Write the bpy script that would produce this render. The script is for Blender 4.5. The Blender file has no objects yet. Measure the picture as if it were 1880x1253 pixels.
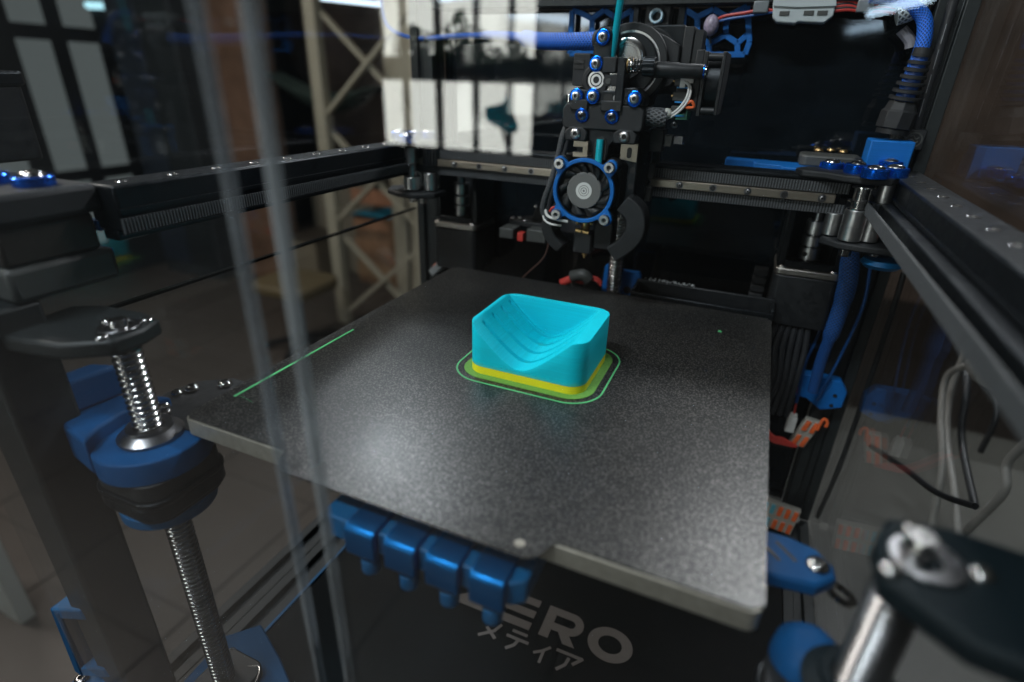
import bpy, math, random
from mathutils import Vector, Matrix
random.seed(7)
SC = bpy.context.scene
C = SC.collection
U = 0.00078            # one drawing unit (measured on the bed) in metres
R = math.radians
PI = math.pi

# ---------------------------------------------------------------- camera
yaw, pitch, roll = R(22.815), R(25.1946), R(1.7715)
fw = Vector((-math.sin(yaw)*math.cos(pitch), math.cos(yaw)*math.cos(pitch), -math.sin(pitch)))
rt = fw.cross(Vector((0, 0, 1))).normalized(); up = rt.cross(fw)
r2 = math.cos(roll)*rt + math.sin(roll)*up; u2 = -math.sin(roll)*rt + math.cos(roll)*up
cd = bpy.data.cameras.new('camera'); cam = bpy.data.objects.new('camera', cd); C.objects.link(cam)
cam.matrix_world = Matrix(((r2.x, u2.x, -fw.x, 267.277*U), (r2.y, u2.y, -fw.y, -166.607*U), (r2.z, u2.z, -fw.z, 174.009*U), (0, 0, 0, 1)))
cd.sensor_width = 36; cd.lens = 1014.475/1880*36
cd.clip_start = 0.005; cd.clip_end = 100
cd.dof.use_dof = True; cd.dof.focus_distance = 385*U; cd.dof.aperture_fstop = 4.6
SC.camera = cam

# ---------------------------------------------------------------- world and exposure
w = bpy.data.worlds.new('World'); SC.world = w; w.use_nodes = True
w.node_tree.nodes['Background'].inputs[0].default_value = (0.18, 0.52, 0.68, 1)
w.node_tree.nodes['Background'].inputs[1].default_value = 0.065
SC.view_settings.view_transform = 'Standard'; SC.view_settings.look = 'None'
SC.view_settings.exposure = 0; SC.view_settings.gamma = 1
SC.cycles.transparent_max_bounces = 24

# ---------------------------------------------------------------- materials
def M(name, col, rough=.5, metal=0, spec=.5, bump=0, bs=900, var=0, vs=250, emis=0, coat=0, layers=0, braid=None, sss=0, rvar=0):
    m = bpy.data.materials.new(name); m.use_nodes = True
    nt = m.node_tree; N = nt.nodes; L = nt.links
    b = N['Principled BSDF']
    b.inputs['Base Color'].default_value = (*col, 1)
    b.inputs['Roughness'].default_value = rough; b.inputs['Metallic'].default_value = metal
    b.inputs['Specular IOR Level'].default_value = spec; b.inputs['Coat Weight'].default_value = coat
    b.inputs['Coat Roughness'].default_value = .12
    if sss:
        b.inputs['Subsurface Weight'].default_value = sss; b.inputs['Subsurface Scale'].default_value = .002
        b.inputs['Subsurface Radius'].default_value = (.6, 1, 1)
    if emis:
        b.inputs['Emission Color'].default_value = (*col, 1); b.inputs['Emission Strength'].default_value = emis
    tc = N.new('ShaderNodeTexCoord')
    h = None
    if var or rvar:
        n = N.new('ShaderNodeTexNoise'); n.inputs['Scale'].default_value = vs; n.inputs['Detail'].default_value = 6
        n.inputs['Roughness'].default_value = .65
        if layers:
            mpp = N.new('ShaderNodeMapping'); mpp.inputs['Scale'].default_value = (.12, .12, 9); L.new(tc.outputs['Object'], mpp.inputs[0]); L.new(mpp.outputs[0], n.inputs['Vector'])
        else: L.new(tc.outputs['Object'], n.inputs['Vector'])
    if var:
        r = N.new('ShaderNodeMapRange'); r.inputs[1].default_value = .3; r.inputs[2].default_value = .7
        r.inputs[3].default_value = 1-var; r.inputs[4].default_value = 1+var
        L.new(n.outputs[0], r.inputs[0])
        mx = N.new('ShaderNodeVectorMath'); mx.operation = 'SCALE'; mx.inputs[0].default_value = col
        L.new(r.outputs[0], mx.inputs['Scale']); L.new(mx.outputs[0], b.inputs['Base Color'])
    if rvar:
        r = N.new('ShaderNodeMapRange'); r.inputs[1].default_value = .3; r.inputs[2].default_value = .7
        r.inputs[3].default_value = max(.02, rough-rvar); r.inputs[4].default_value = min(1, rough+rvar)
        L.new(n.outputs[0], r.inputs[0]); L.new(r.outputs[0], b.inputs['Roughness'])
    nrm = None
    def addbump(src, strength, dist):
        nonlocal nrm
        bp = N.new('ShaderNodeBump'); bp.inputs['Strength'].default_value = strength; bp.inputs['Distance'].default_value = dist
        L.new(src, bp.inputs['Height'])
        if nrm: L.new(nrm, bp.inputs['Normal'])
        nrm = bp.outputs[0]
    if bump:
        n2 = N.new('ShaderNodeTexNoise'); n2.inputs['Scale'].default_value = bs; n2.inputs['Detail'].default_value = 4
        L.new(tc.outputs['Object'], n2.inputs['Vector']); addbump(n2.outputs[0], bump, .0004 if bs < 100 else .00012)
    if layers:      # the fine horizontal layers of a printed part
        wv = N.new('ShaderNodeTexWave'); wv.bands_direction = 'Z'; wv.inputs['Scale'].default_value = layers
        wv.inputs['Distortion'].default_value = .15
        L.new(tc.outputs['Object'], wv.inputs['Vector']); addbump(wv.outputs[1], .35, .00008)
    if braid:       # woven sleeve: two crossing families of threads on the tube's own UVs
        outs = []
        for s in (1, -1):
            mp = N.new('ShaderNodeVectorMath'); mp.operation = 'DOT_PRODUCT'
            L.new(tc.outputs['UV'], mp.inputs[0]); mp.inputs[1].default_value = (13*s, braid*7, 0)
            sn = N.new('ShaderNodeMath'); sn.operation = 'SINE'; ml = N.new('ShaderNodeMath'); ml.operation = 'MULTIPLY'; ml.inputs[1].default_value = 2*PI
            L.new(mp.outputs['Value'], ml.inputs[0]); L.new(ml.outputs[0], sn.inputs[0]); outs.append(sn.outputs[0])
        mm = N.new('ShaderNodeMath'); mm.operation = 'MAXIMUM'; L.new(outs[0], mm.inputs[0]); L.new(outs[1], mm.inputs[1])
        r = N.new('ShaderNodeMapRange'); r.inputs[1].default_value = -.3; r.inputs[2].default_value = 1
        r.inputs[3].default_value = .25; r.inputs[4].default_value = 1.5; L.new(mm.outputs[0], r.inputs[0])
        mx = N.new('ShaderNodeVectorMath'); mx.operation = 'SCALE'; mx.inputs[0].default_value = col
        L.new(r.outputs[0], mx.inputs['Scale']); L.new(mx.outputs[0], b.inputs['Base Color'])
        addbump(mm.outputs[0], .6, .0004)
    if nrm: L.new(nrm, b.inputs['Normal'])
    return m

def glass(name, tint=(1, 1, 1), smear=0, rough=0, f0=.04):
    m = bpy.data.materials.new(name); m.use_nodes = True; nt = m.node_tree; N = nt.nodes; L = nt.links
    N.remove(N['Principled BSDF']); out = N['Material Output']
    tr = N.new('ShaderNodeBsdfTransparent'); tr.inputs[0].default_value = (*tint, 1)
    gl = N.new('ShaderNodeBsdfGlossy'); gl.inputs['Roughness'].default_value = rough
    ge = N.new('ShaderNodeNewGeometry'); dt = N.new('ShaderNodeVectorMath'); dt.operation = 'DOT_PRODUCT'
    L.new(ge.outputs['Normal'], dt.inputs[0]); L.new(ge.outputs['Incoming'], dt.inputs[1])
    def mt(op, a, b=None):
        n = N.new('ShaderNodeMath'); n.operation = op
        for i, v in enumerate((a, b)):
            if v is None: continue
            if isinstance(v, (int, float)): n.inputs[i].default_value = v
            else: L.new(v, n.inputs[i])
        return n.outputs[0]
    c = mt('ABSOLUTE', dt.outputs['Value']); k = mt('POWER', mt('SUBTRACT', 1.0, c), 5.0)
    F = mt('ADD', mt('MULTIPLY', k, 1-f0), f0)
    mx = N.new('ShaderNodeMixShader'); L.new(F, mx.inputs[0]); L.new(tr.outputs[0], mx.inputs[1]); L.new(gl.outputs[0], mx.inputs[2])
    last = mx.outputs[0]
    if smear:       # dust and fingerprints on the pane
        tc = N.new('ShaderNodeTexCoord'); n = N.new('ShaderNodeTexNoise'); n.inputs['Scale'].default_value = 14; n.inputs['Detail'].default_value = 8
        L.new(tc.outputs['Object'], n.inputs['Vector'])
        r = N.new('ShaderNodeMapRange'); r.inputs[1].default_value = .35; r.inputs[2].default_value = .75; r.inputs[3].default_value = smear*.4; r.inputs[4].default_value = smear*1.6
        L.new(n.outputs[0], r.inputs[0])
        df = N.new('ShaderNodeBsdfDiffuse'); df.inputs[0].default_value = (.55, .6, .62, 1)
        m2 = N.new('ShaderNodeMixShader'); L.new(r.outputs[0], m2.inputs[0]); L.new(last, m2.inputs[1]); L.new(df.outputs[0], m2.inputs[2]); last = m2.outputs[0]
    L.new(last, out.inputs[0])
    return m

def emit(name, col, s, sample=True):
    m = bpy.data.materials.new(name)
    if not sample: m.cycles.emission_sampling = 'NONE'
    m.use_nodes = True; N = m.node_tree.nodes; N.remove(N['Principled BSDF'])
    e = N.new('ShaderNodeEmission'); e.inputs[0].default_value = (*col, 1); e.inputs[1].default_value = s
    m.node_tree.links.new(e.outputs[0], N['Material Output'].inputs[0]); return m

BLK = M('black plastic', (.005, .0065, .008), .5, bump=.15, bs=2500, var=.25, rvar=.12)
BLK2 = M('matt black printed plastic', (.0075, .009, .0105), .62, bump=.35, bs=3500, layers=900)
ANO = M('black anodised aluminium', (.011, .014, .017), .38, metal=.6, bump=.06, bs=4000, rvar=.1)
EXT = M('dark anodised extrusion', (.012, .016, .017), .5, metal=.15, bump=.05, bs=3000, var=.15)
GRYP = M('dark grey plastic', (.05, .053, .05), .5, bump=.1)
DARKP = M('glossy black back panel', (.004, .006, .008), .04, spec=.5, var=.4, vs=40)
DECK = M('black base panel', (.002, .004, .005), .5, spec=.06, var=.3, vs=30)
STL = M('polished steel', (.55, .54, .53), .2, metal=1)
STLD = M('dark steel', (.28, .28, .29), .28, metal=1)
ALU = M('turned aluminium', (.58, .58, .58), .34, metal=1)
ALUD = M('milled aluminium plate edge', (.34, .32, .27), .45, metal=.55, bump=.1, bs=900, var=.15, vs=300)
RAIL = M('ground rail steel', (.36, .32, .26), .4, metal=1)
SOCK = M('socket black', (.01, .01, .01), .5)
BLUE = M('blue printed plastic', (.001, .12, .42), .5, spec=.3, bump=.12, bs=2500, layers=1100, var=.1)
BLUEM = M('muted blue printed plastic', (.001, .065, .20), .55, bump=.12, bs=2500, spec=.2, layers=1100)
BLUEK = M('dark blue printed plastic', (.001, .045, .12), .6, spec=.15)
BLUED = M('dark teal blue plastic', (.001, .085, .22), .5, spec=.3, bump=.12, bs=2500, layers=1100)
BANO = M('blue anodised metal', (.004, .16, .9), .22, metal=.9)
BCLIP = M('satin blue anodised metal', (.001, .12, .36), .33, metal=.85)
CYAN = M('cyan printed plastic', (.0005, .56, .70), .55, spec=.14, layers=1250, var=.10, vs=250)
YEL = M('yellow printed plastic', (.88, .80, .02), .5, spec=.25, layers=1250, var=.08)
GRN = M('translucent green first layer', (.13, .33, .06), .5, spec=.3, bump=.3, bs=900, var=.18, vs=900)
GRNL = M('bright green plastic line', (.10, .50, .19), .45, bump=.2, bs=900)
REDW = M('red wire', (.5, .04, .03), .4)
ORG = M('orange lever plastic', (.75, .13, .03), .45)
WHT = M('white plastic', (.62, .62, .6), .45, bump=.05)
LGRY = M('pale grey clip plastic', (.42, .47, .48), .45, bump=.15, bs=1500)
TAPE = M('grey foil tape', (.16, .18, .19), .35, bump=.3, bs=900)
SLV = M('blue braided sleeve', (.003, .095, .48), .45, braid=60)
SLVD = M('dark blue braided sleeve', (.001, .05, .20), .5, braid=60)
SLVK = M('black braided sleeve', (.06, .065, .07), .5, braid=40)
SLVC = M('white mesh sleeve', (.35, .4, .42), .5, braid=50)
CABK = M('black cable', (.015, .017, .02), .45, bump=.08)
CABW = M('grey white cable', (.24, .235, .22), .5)
TEAL = M('cyan filament', (.002, .40, .48), .3, coat=.3)
PTFE = M('pale blue white tube', (.45, .6, .68), .35, sss=.3)
TUBEG = glass('clear tube wall', (.80, .90, .93), rough=.02, f0=.05)
PANE = glass('clear acrylic pane', (.985, .99, .99), f0=.045)
DOOR = glass('dusty clear acrylic door', (.97, .98, .985), smear=.006, f0=.045)
DOORR = glass('clean clear acrylic door', (.975, .985, .985), smear=.0015, f0=.045)
EDGER = glass('scratched acrylic edge', (.66, .69, .7), smear=.27, rough=.15, f0=.1)
EDGE = glass('polished acrylic edge', (.80, .84, .88), smear=.15, rough=.15, f0=.1)
BRS = M('brass', (.75, .5, .22), .28, metal=1)
BELT = M('black rubber belt', (.010, .012, .013), .6)
BELTT = M('belt teeth with painted edge light', (.075, .08, .085), .5, var=.3, vs=900)  # lighter grey stands in for light caught on the tooth edges
LET = M('grey printed lettering', (.16, .15, .145), .55, spec=.2, var=.06)
LETB = M('grey white lettering on cable', (.35, .36, .38), .5)
FANR = M('fan hub grey', (.13, .13, .125), .35)
FANS = M('fan hub label', (.65, .65, .62), .3)
PCB = M('green circuit board', (.03, .18, .12), .4)

def pei():
    """powder coated sheet: dark binder with bright specks of about a millimetre and a fine orange peel"""
    m = M('textured black build sheet', (.01, .01, .01), .3, spec=.5)
    N = m.node_tree.nodes; L = m.node_tree.links; b = N['Principled BSDF']; tc = N.new('ShaderNodeTexCoord')
    def noise(sc, det, ro):
        n = N.new('ShaderNodeTexNoise'); n.inputs['Scale'].default_value = sc; n.inputs['Detail'].default_value = det; n.inputs['Roughness'].default_value = ro
        L.new(tc.outputs['Object'], n.inputs['Vector']); return n.outputs[0]
    def rng(src, a, b_, c, d):
        r = N.new('ShaderNodeMapRange'); r.inputs[1].default_value = a; r.inputs[2].default_value = b_; r.inputs[3].default_value = c; r.inputs[4].default_value = d
        L.new(src, r.inputs[0]); return r.outputs[0]
    g = noise(1250, 2, .6); big = noise(22, 6, .6)
    sp = rng(g, .50, .62, 0, 1)
    mx = N.new('ShaderNodeMix'); mx.data_type = 'RGBA'; mx.inputs[6].default_value = (.0035, .0042, .0046, 1); mx.inputs[7].default_value = (.155, .15, .14, 1)
    L.new(sp, mx.inputs[0]); L.new(mx.outputs[2], b.inputs['Base Color'])
    L.new(rng(sp, 0, 1, 0, .75), b.inputs['Metallic'])
    L.new(rng(big, .3, .7, .29, .37), b.inputs['Roughness'])
    bp = N.new('ShaderNodeBump'); bp.inputs['Strength'].default_value = .35; bp.inputs['Distance'].default_value = .00012
    L.new(g, bp.inputs['Height']); L.new(bp.outputs[0], b.inputs['Normal'])
    return m
PEI = pei()
def bleed(m, z0, z1, col):
    """the first cyan layers still carry the earlier filament's colour"""
    N = m.node_tree.nodes; L = m.node_tree.links; b = N['Principled BSDF']; tc = N.new('ShaderNodeTexCoord'); sx = N.new('ShaderNodeSeparateXYZ')
    L.new(tc.outputs['Object'], sx.inputs[0]); r = N.new('ShaderNodeMapRange'); r.inputs[1].default_value = z0*U; r.inputs[2].default_value = z1*U
    r.inputs[3].default_value = 1; r.inputs[4].default_value = 0; r.interpolation_type = 'SMOOTHSTEP'
    n = N.new('ShaderNodeTexNoise'); n.inputs['Scale'].default_value = 160; L.new(tc.outputs['Object'], n.inputs['Vector'])
    ma = N.new('ShaderNodeMath'); ma.operation = 'MULTIPLY_ADD'; ma.inputs[1].default_value = -5*U; L.new(n.outputs[0], ma.inputs[0]); L.new(sx.outputs[2], ma.inputs[2]); L.new(ma.outputs[0], r.inputs[0])
    mx = N.new('ShaderNodeMix'); mx.data_type = 'RGBA'; mx.inputs[7].default_value = (*col, 1)
    L.new(b.inputs['Base Color'].links[0].from_socket, mx.inputs[6]); L.new(r.outputs[0], mx.inputs[0]); L.new(mx.outputs[2], b.inputs['Base Color'])
bleed(CYAN, 1.0, 6.2, (.10, .58, .34))

# ---------------------------------------------------------------- mesh helpers (coordinates in drawing units)
ORG_ = {}
def basis(ax):
    ax = Vector(ax).normalized(); t = Vector((0, 0, 1)) if abs(ax.z) < .9 else Vector((1, 0, 0))
    a = t.cross(ax).normalized(); return a, ax.cross(a), ax
class G:
    def __init__(s): s.v = []; s.f = []; s.uv = {}
    def add(s, vs, fs):
        o = len(s.v); s.v += [tuple(x) for x in vs]; s.f += [tuple(i+o for i in f) for f in fs]; return s
    def box(s, x0, x1, y0, y1, z0, z1):
        vs = [(x, y, z) for x in (x0, x1) for y in (y0, y1) for z in (z0, z1)]
        return s.add(vs, [(0, 1, 3, 2), (4, 6, 7, 5), (0, 4, 5, 1), (2, 3, 7, 6), (0, 2, 6, 4), (1, 5, 7, 3)])
    def bar(s, p, q, w, h, upv=(0, 0, 1)):
        p = Vector(p); q = Vector(q); d = (q-p).normalized(); a = Vector(upv).cross(d)
        if a.length < 1e-3: a = Vector((1, 0, 0)).cross(d)
        a.normalize(); b = d.cross(a); vs = []
        for c in (p, q):
            for i, j in ((-1, -1), (1, -1), (1, 1), (-1, 1)): vs.append(c+a*w/2*i+b*h/2*j)
        return s.add(vs, [(3, 2, 1, 0), (4, 5, 6, 7), (0, 1, 5, 4), (1, 2, 6, 5), (2, 3, 7, 6), (3, 0, 4, 7)])
    def lathe(s, prof, o=(0, 0, 0), ax=(0, 0, 1), n=24, closed=False):   # prof: (radius, height) along the axis
        a, b, c = basis(ax); o = Vector(o); vs = []; fs = []
        for r, h in prof:
            for k in range(n):
                t = 2*PI*k/n; vs.append(o+c*h+(a*math.cos(t)+b*math.sin(t))*r)
        m = len(prof)
        for i in range(m if closed else m-1):
            j = (i+1) % m
            for k in range(n):
                l = (k+1) % n; fs.append((i*n+k, i*n+l, j*n+l, j*n+k))
        if not closed:
            if prof[0][0] > 1e-6: fs.append(tuple(range(n))[::-1])
            if prof[-1][0] > 1e-6: fs.append(tuple((m-1)*n+k for k in range(n)))
        return s.add(vs, fs)
    def cyl(s, p, q, r, r1=None, n=24):
        p = Vector(p); q = Vector(q); return s.lathe([(r, 0), (r if r1 is None else r1, (q-p).length)], p, q-p, n)
    def ring(s, o, ax, ri, ro, h, n=32):
        return s.lathe([(ri, 0), (ro, 0), (ro, h), (ri, h)], o, ax, n, True)
    def ball(s, o, r, n=16, sz=1):
        return s.lathe([(max(1e-7, r*math.sin(PI*i/10)), -r*sz*math.cos(PI*i/10)) for i in range(11)], o, (0, 0, 1), n)
    def tube(s, pts, r, n=10, sub=6, caps=True):
        P = [Vector(p) for p in pts]; Q = []
        if len(P) > 2 and sub > 1:
            for i in range(len(P)-1):
                a = P[max(i-1, 0)]; b = P[i]; c = P[i+1]; d = P[min(i+2, len(P)-1)]
                for k in range(sub):
                    t = k/sub; Q.append(.5*((2*b)+(c-a)*t+(2*a-5*b+4*c-d)*t*t+(3*b-a-3*c+d)*t**3))
            Q.append(P[-1])
        else: Q = P
        base = len(s.v); L = 0; prev = None; vs = []; fs = []
        for i, q in enumerate(Q):
            d = (Q[min(i+1, len(Q)-1)]-Q[max(i-1, 0)]).normalized()
            if prev is None: a = basis(d)[0]
            else: a = (prev-d*prev.dot(d)).normalized()
            prev = a; b = d.cross(a)
            if i: L += (q-Q[i-1]).length
            rr = r[min(int(i/(len(Q)-1)*(len(r)-1)+.5), len(r)-1)] if isinstance(r, (list, tuple)) else r
            for k in range(n+1):
                t = 2*PI*k/n; vs.append(q+(a*math.cos(t)+b*math.sin(t))*rr); s.uv[base+len(vs)-1] = (k/n, L*U)
        m = n+1
        for i in range(len(Q)-1):
            for k in range(n): fs.append((i*m+k, i*m+k+1, (i+1)*m+k+1, (i+1)*m+k))
        if caps: fs.append(tuple(range(n))[::-1]); fs.append(tuple((len(Q)-1)*m+k for k in range(n)))
        return s.add(vs, fs)
    def prism(s, poly, o, e1, e2, h):          # flat outline (a,b) on axes e1,e2 from o, extruded by vector h
        o = Vector(o); e1 = Vector(e1); e2 = Vector(e2); h = Vector(h); n = len(poly)
        if e1.cross(e2).dot(h) < 0: poly = poly[::-1]
        ar = sum(poly[i][0]*poly[(i+1) % n][1]-poly[(i+1) % n][0]*poly[i][1] for i in range(n))
        if (ar < 0) == (e1.cross(e2).dot(h) > 0): poly = poly[::-1]
        vs = [o+e1*a+e2*b for a, b in poly]; vs += [v+h for v in vs]
        return s.add(vs, [tuple(range(n))[::-1], tuple(range(n, 2*n))]+[(i, (i+1) % n, n+(i+1) % n, n+i) for i in range(n)])
    def build(s, name, mat, parent=None, bev=0, smooth=True, angle=35, seg=2):
        og = ORG_.get(parent, Vector((0, 0, 0))) if parent is not None else Vector((0, 0, 0))
        me = bpy.data.meshes.new(name); me.from_pydata([(Vector(v)-og)*U for v in s.v], [], s.f); me.update()
        if s.uv:
            ul = me.uv_layers.new(name='UVMap'); z = [0.0]*(2*len(me.loops))
            for l in me.loops:
                q = s.uv.get(l.vertex_index, (0, 0)); z[2*l.index] = q[0]; z[2*l.index+1] = q[1]
            ul.data.foreach_set('uv', z)
        if smooth:
            me.shade_smooth(); me.set_sharp_from_angle(angle=R(angle))
        me.materials.append(mat)
        o = bpy.data.objects.new(name, me); C.objects.link(o)
        if parent is not None: o.parent = parent; ORG_[o] = og
        else:
            # a thing made of one mesh gets its origin at its base centre
            c = Vector((sum(v[0] for v in s.v)/len(s.v), sum(v[1] for v in s.v)/len(s.v), min(v[2] for v in s.v)))
            me.transform(Matrix.Translation(-c*U)); o.location = c*U; ORG_[o] = c
        if bev:
            b = o.modifiers.new('edge', 'BEVEL'); b.width = bev*U; b.segments = seg; b.limit_method = 'ANGLE'; b.angle_limit = R(40)
        return o
def rounded(x0, x1, y0, y1, r, n=6):
    out = []
    for cx, cy, a in ((x1-r, y1-r, 0), (x0+r, y1-r, 90), (x0+r, y0+r, 180), (x1-r, y0+r, 270)):
        for k in range(n+1):
            t = R(a+90*k/n); out.append((cx+r*math.cos(t), cy+r*math.sin(t)))
    return out
def circ(cx, cy, r, n=24, a0=0, a1=360):
    return [(cx+r*math.cos(R(a0+(a1-a0)*k/n)), cy+r*math.sin(R(a0+(a1-a0)*k/n))) for k in range(n if a1-a0 == 360 else n+1)]
EX, EY, EZ = (1, 0, 0), (0, 1, 0), (0, 0, 1)

def tag(o, label=None, cat=None, group=None, kind=None):
    for k, v in (('label', label), ('category', cat), ('group', group), ('kind', kind)):
        if v: o[k] = v
    return o
def thing(name, label, cat, loc, group=None):
    o = bpy.data.objects.new(name, None); C.objects.link(o); o.location = Vector(loc)*U; o.empty_display_size = .005
    ORG_[o] = Vector(loc); return tag(o, label, cat, group)
MESH = {}
def shared(key, fn):
    if key not in MESH:
        g, mats = fn(); me = bpy.data.meshes.new(key); me.from_pydata([Vector(v)*U for v in g.v], [], g.f); me.update()
        me.shade_smooth(); me.set_sharp_from_angle(angle=R(35)); me.materials.append(mats); MESH[key] = me
    return MESH[key]
def put(name, me, pos, ax, parent):
    o = bpy.data.objects.new(name, me); C.objects.link(o); o.parent = parent
    og = ORG_.get(parent, Vector((0, 0, 0))); o.location = (Vector(pos)-og)*U
    o.rotation_mode = 'QUATERNION'; o.rotation_quaternion = Vector((0, 0, 1)).rotation_difference(Vector(ax).normalized())
    ORG_[o] = Vector(pos); return o
def screw(parent, pos, ax=(0, 0, 1), r=4.5, mat=None, washer=0, cap=False, wmat=None):
    """a button or cap head screw with a hexagonal socket; optional coloured washer under it"""
    mat = mat or STL; ax = Vector(ax).normalized(); pos = Vector(pos)
    if washer:
        wm = wmat or BANO; hh = washer
        put('washer', shared('washer_%g_%g_%s' % (r, hh, wm.name), lambda: (G().lathe([(r*1.02, 0), (r*1.42, 0), (r*1.45, hh*.15), (r*1.45, hh*.85), (r*1.3, hh), (r*.9, hh)], n=28), wm)), pos, ax, parent)
        pos = pos+ax*hh*.75
    if cap: prof = [(r*.98, 0), (r, .4), (r, r*.85), (r*.9, r), (r*.55, r)]
    else: prof = [(r, 0), (r, r*.12), (r*.9, r*.34), (r*.72, r*.5), (r*.5, r*.58)]
    top = prof[-1][1]
    h = put('screw', shared('screw_%g_%d_%s' % (r, cap, mat.name), lambda: (G().lathe(prof+[(r*.46, top), (r*.44, top-r*.4), (1e-6, top-r*.4)], n=20), mat)), pos, ax, parent)
    put('socket', shared('socket_%g_%d' % (r, cap), lambda: (G().lathe([(r*.43, top-r*.36), (1e-6, top-r*.35)], n=6), SOCK)), pos, ax, h).location = (0, 0, 0)
    MESH  # screws share their mesh data
    h.children[0].rotation_quaternion = (1, 0, 0, 0)
    return h

# ================================================================ THE ROOM
WALLB = M('brown workshop wall', (.2, .145, .115), .8, bump=.3, bs=8, var=.55, vs=1.6)
WALLD = M('dark wall', (.012, .018, .022), .7, var=.3, vs=2)
FLR = M('pale beige floor tile', (.055, .048, .042), .5, var=.12, vs=3)
CEIL = M('dark ceiling', (.03, .035, .04), .8, var=.2, vs=3)
CREAM = M('cream painted steel', (.33, .31, .24), .5, var=.08, vs=6)
WOOD = M('brown wood', (.15, .09, .06), .5, var=.4, vs=6, bump=.2, bs=20)
FRAMEB = M('black window frame', (.01, .012, .014), .4)
FROST = emit('dull daylight behind frosted glass', (.55, .63, .62), .17, False)
DAY = emit('bright daylight behind a window', (.93, .95, .88), 9)
TUBE = emit('tube lamp glow', (.84, .92, 1.0), 105)
TUBEF = emit('weak tube lamp glow', (.7, .85, 1), 14)
LEAF = M('plant leaf green', (.02, .06, .018), .6, var=.4, vs=20)
FAB = M('dim purple fabric', (.09, .09, .32), .8, var=.3, vs=5)
BOXM = M('brown cardboard', (.17, .10, .055), .7, var=.15, vs=6)
TANM = M('tan chair seat', (.09, .07, .035), .6)
TEALP = M('teal printed plastic', (.01, .5, .62), .5)

g = G(); g.box(-9000, 6500, -6500, 9000, -1330, -1300); tag(g.build('floor', FLR, smooth=False), kind='structure')
g = G(); g.box(-9000, 6500, -6500, 9000, 3200, 3240); tag(g.build('ceiling', CEIL, smooth=False), kind='structure')
g = G(); g.box(-9000, 6500, 4800, 4900, -1300, 3200); tag(g.build('wall', WALLB, smooth=False), kind='structure')
g = G(); g.box(-4300, -4200, -6500, 4800, -1300, 3200); tag(g.build('wall', WALLD, smooth=False), kind='structure')
g = G(); g.box(2300, 2400, -6500, 4800, -1300, 3200)
tag(g.build('wall', M('grey side wall', (.014, .015, .014), .7, var=.25, vs=3), smooth=False), kind='structure')
g = G(); g.box(-9000, 6500, -6600, -6500, -1300, 3200); tag(g.build('wall', WALLD, smooth=False), kind='structure')
# floor tiles' joints, seen far below the bed
g = G()
for k in range(-9, 6): g.box(k*520-4, k*520+4, -1500, 4800, -1300, -1296.5)
for k in range(-3, 9): g.box(-4200, 2300, k*520-4, k*520+4, -1300, -1297.5)
tag(g.build('tile_joint', M('dark grout', (.045, .04, .035), .8), smooth=False), kind='structure')

# window far on the left: tall narrow frosted panes in a black frame
xw = -4190
t = thing('window', 'black framed window of tall narrow frosted panes at far upper left', 'window', (xw, 2400, -900))
fr = G().box(xw, xw+30, 1600, 3350, -900, 1000).build('frame', FRAMEB, t, smooth=False)
cols = [((-8, 40), (12, 62)), ((75, 128), (0, 0)), ((148, 200), (0, 0)), ((-70, -20), (0, 0))]
for (a, b) in ((1860, 2040), (2190, 2390), (2500, 2700), (2830, 2990), (1580, 1740)):
    for z0, z1 in ((-1010, -560), (-480, 330), (420, 900)):
        G().box(xw+31, xw+38, a, b, z0, z1).build('pane', FROST, t, smooth=False)

# lattice of a tall cream steel shelf or scaffold, behind the left side of the printer
def sca():
    t = thing('scaffold', 'cream steel scaffold tower with crossed braces beyond the left side of the printer', 'scaffold', (-1700, 2500, -1300))
    A = -2055; B = -1420; Y = 2500
    for x, w in ((A, 75), (B, 70), (-1370, 60)):
        G().box(x-w/2, x+w/2, Y-30, Y+30, -1300, 1400).build('leg', CREAM, t, bev=6)
    z = -1250; k = 0
    while z < 1200:
        G().bar((A, Y, z), (B, Y+6, z+560), 34, 20).build('brace', CREAM, t)
        G().bar((A, Y+24, z+560), (B, Y+30, z), 34, 20).build('brace', CREAM, t)
        z += 600; k += 1
sca()
pa_ = (-1765.8, 2700, -719.7); pb_ = (-1440.7, 2700, -678.3)
g = G().box(pa_[0], pb_[0], 2700, 2760, -1300, 1500)
tag(g.build('pillar', CREAM, smooth=False), 'cream pillar right behind the scaffold, beside the printer\'s back upright', 'pillar')
g = G().tube([(-1630.1, 2640, -365.9), (-1621.3, 2640, -588.3), (-1617.9, 2640, -789.9), (-1635.6, 2640, -1153.9)], 10)
tag(g.build('cable', CABK), 'dark cable hanging down the cream pillar', 'cable')
# wood post and blurred workshop furniture
G_ = G().box(-3350, -2950, 2900, 3100, -1300, 1800)
tag(G_.build('post', WOOD, bev=10), 'broad brown wooden post between window and scaffold', 'post')
t = thing('cabinet', 'dark cabinet in shadow left of the wooden post', 'cabinet', (-3700, 2900, -1300))
G().box(-4000, -3380, 2700, 3200, -1300, 900).build('body', WALLD, t, bev=8)
G().box(-3990, -3700, 2690, 2700, -1200, 850).build('door', M('cabinet door navy', (.012, .02, .035), .4), t, bev=4)
G().box(-3690, -3400, 2690, 2700, -1200, 850).build('door', M('cabinet door black', (.008, .012, .014), .4), t, bev=4)
t = thing('swivel_chair', 'tan seated swivel chair on the workshop floor', 'chair', (-2250, 2050, -1300))
G().prism(rounded(-2480, -2080, 1900, 2250, 80), (260, 0, -930), EX, EY, (0, 0, 60)).build('seat', TANM, t, bev=14)
G().cyl((-2020, 2080, -1220), (-2020, 2080, -930), 22).build('post', FRAMEB, t)
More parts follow.
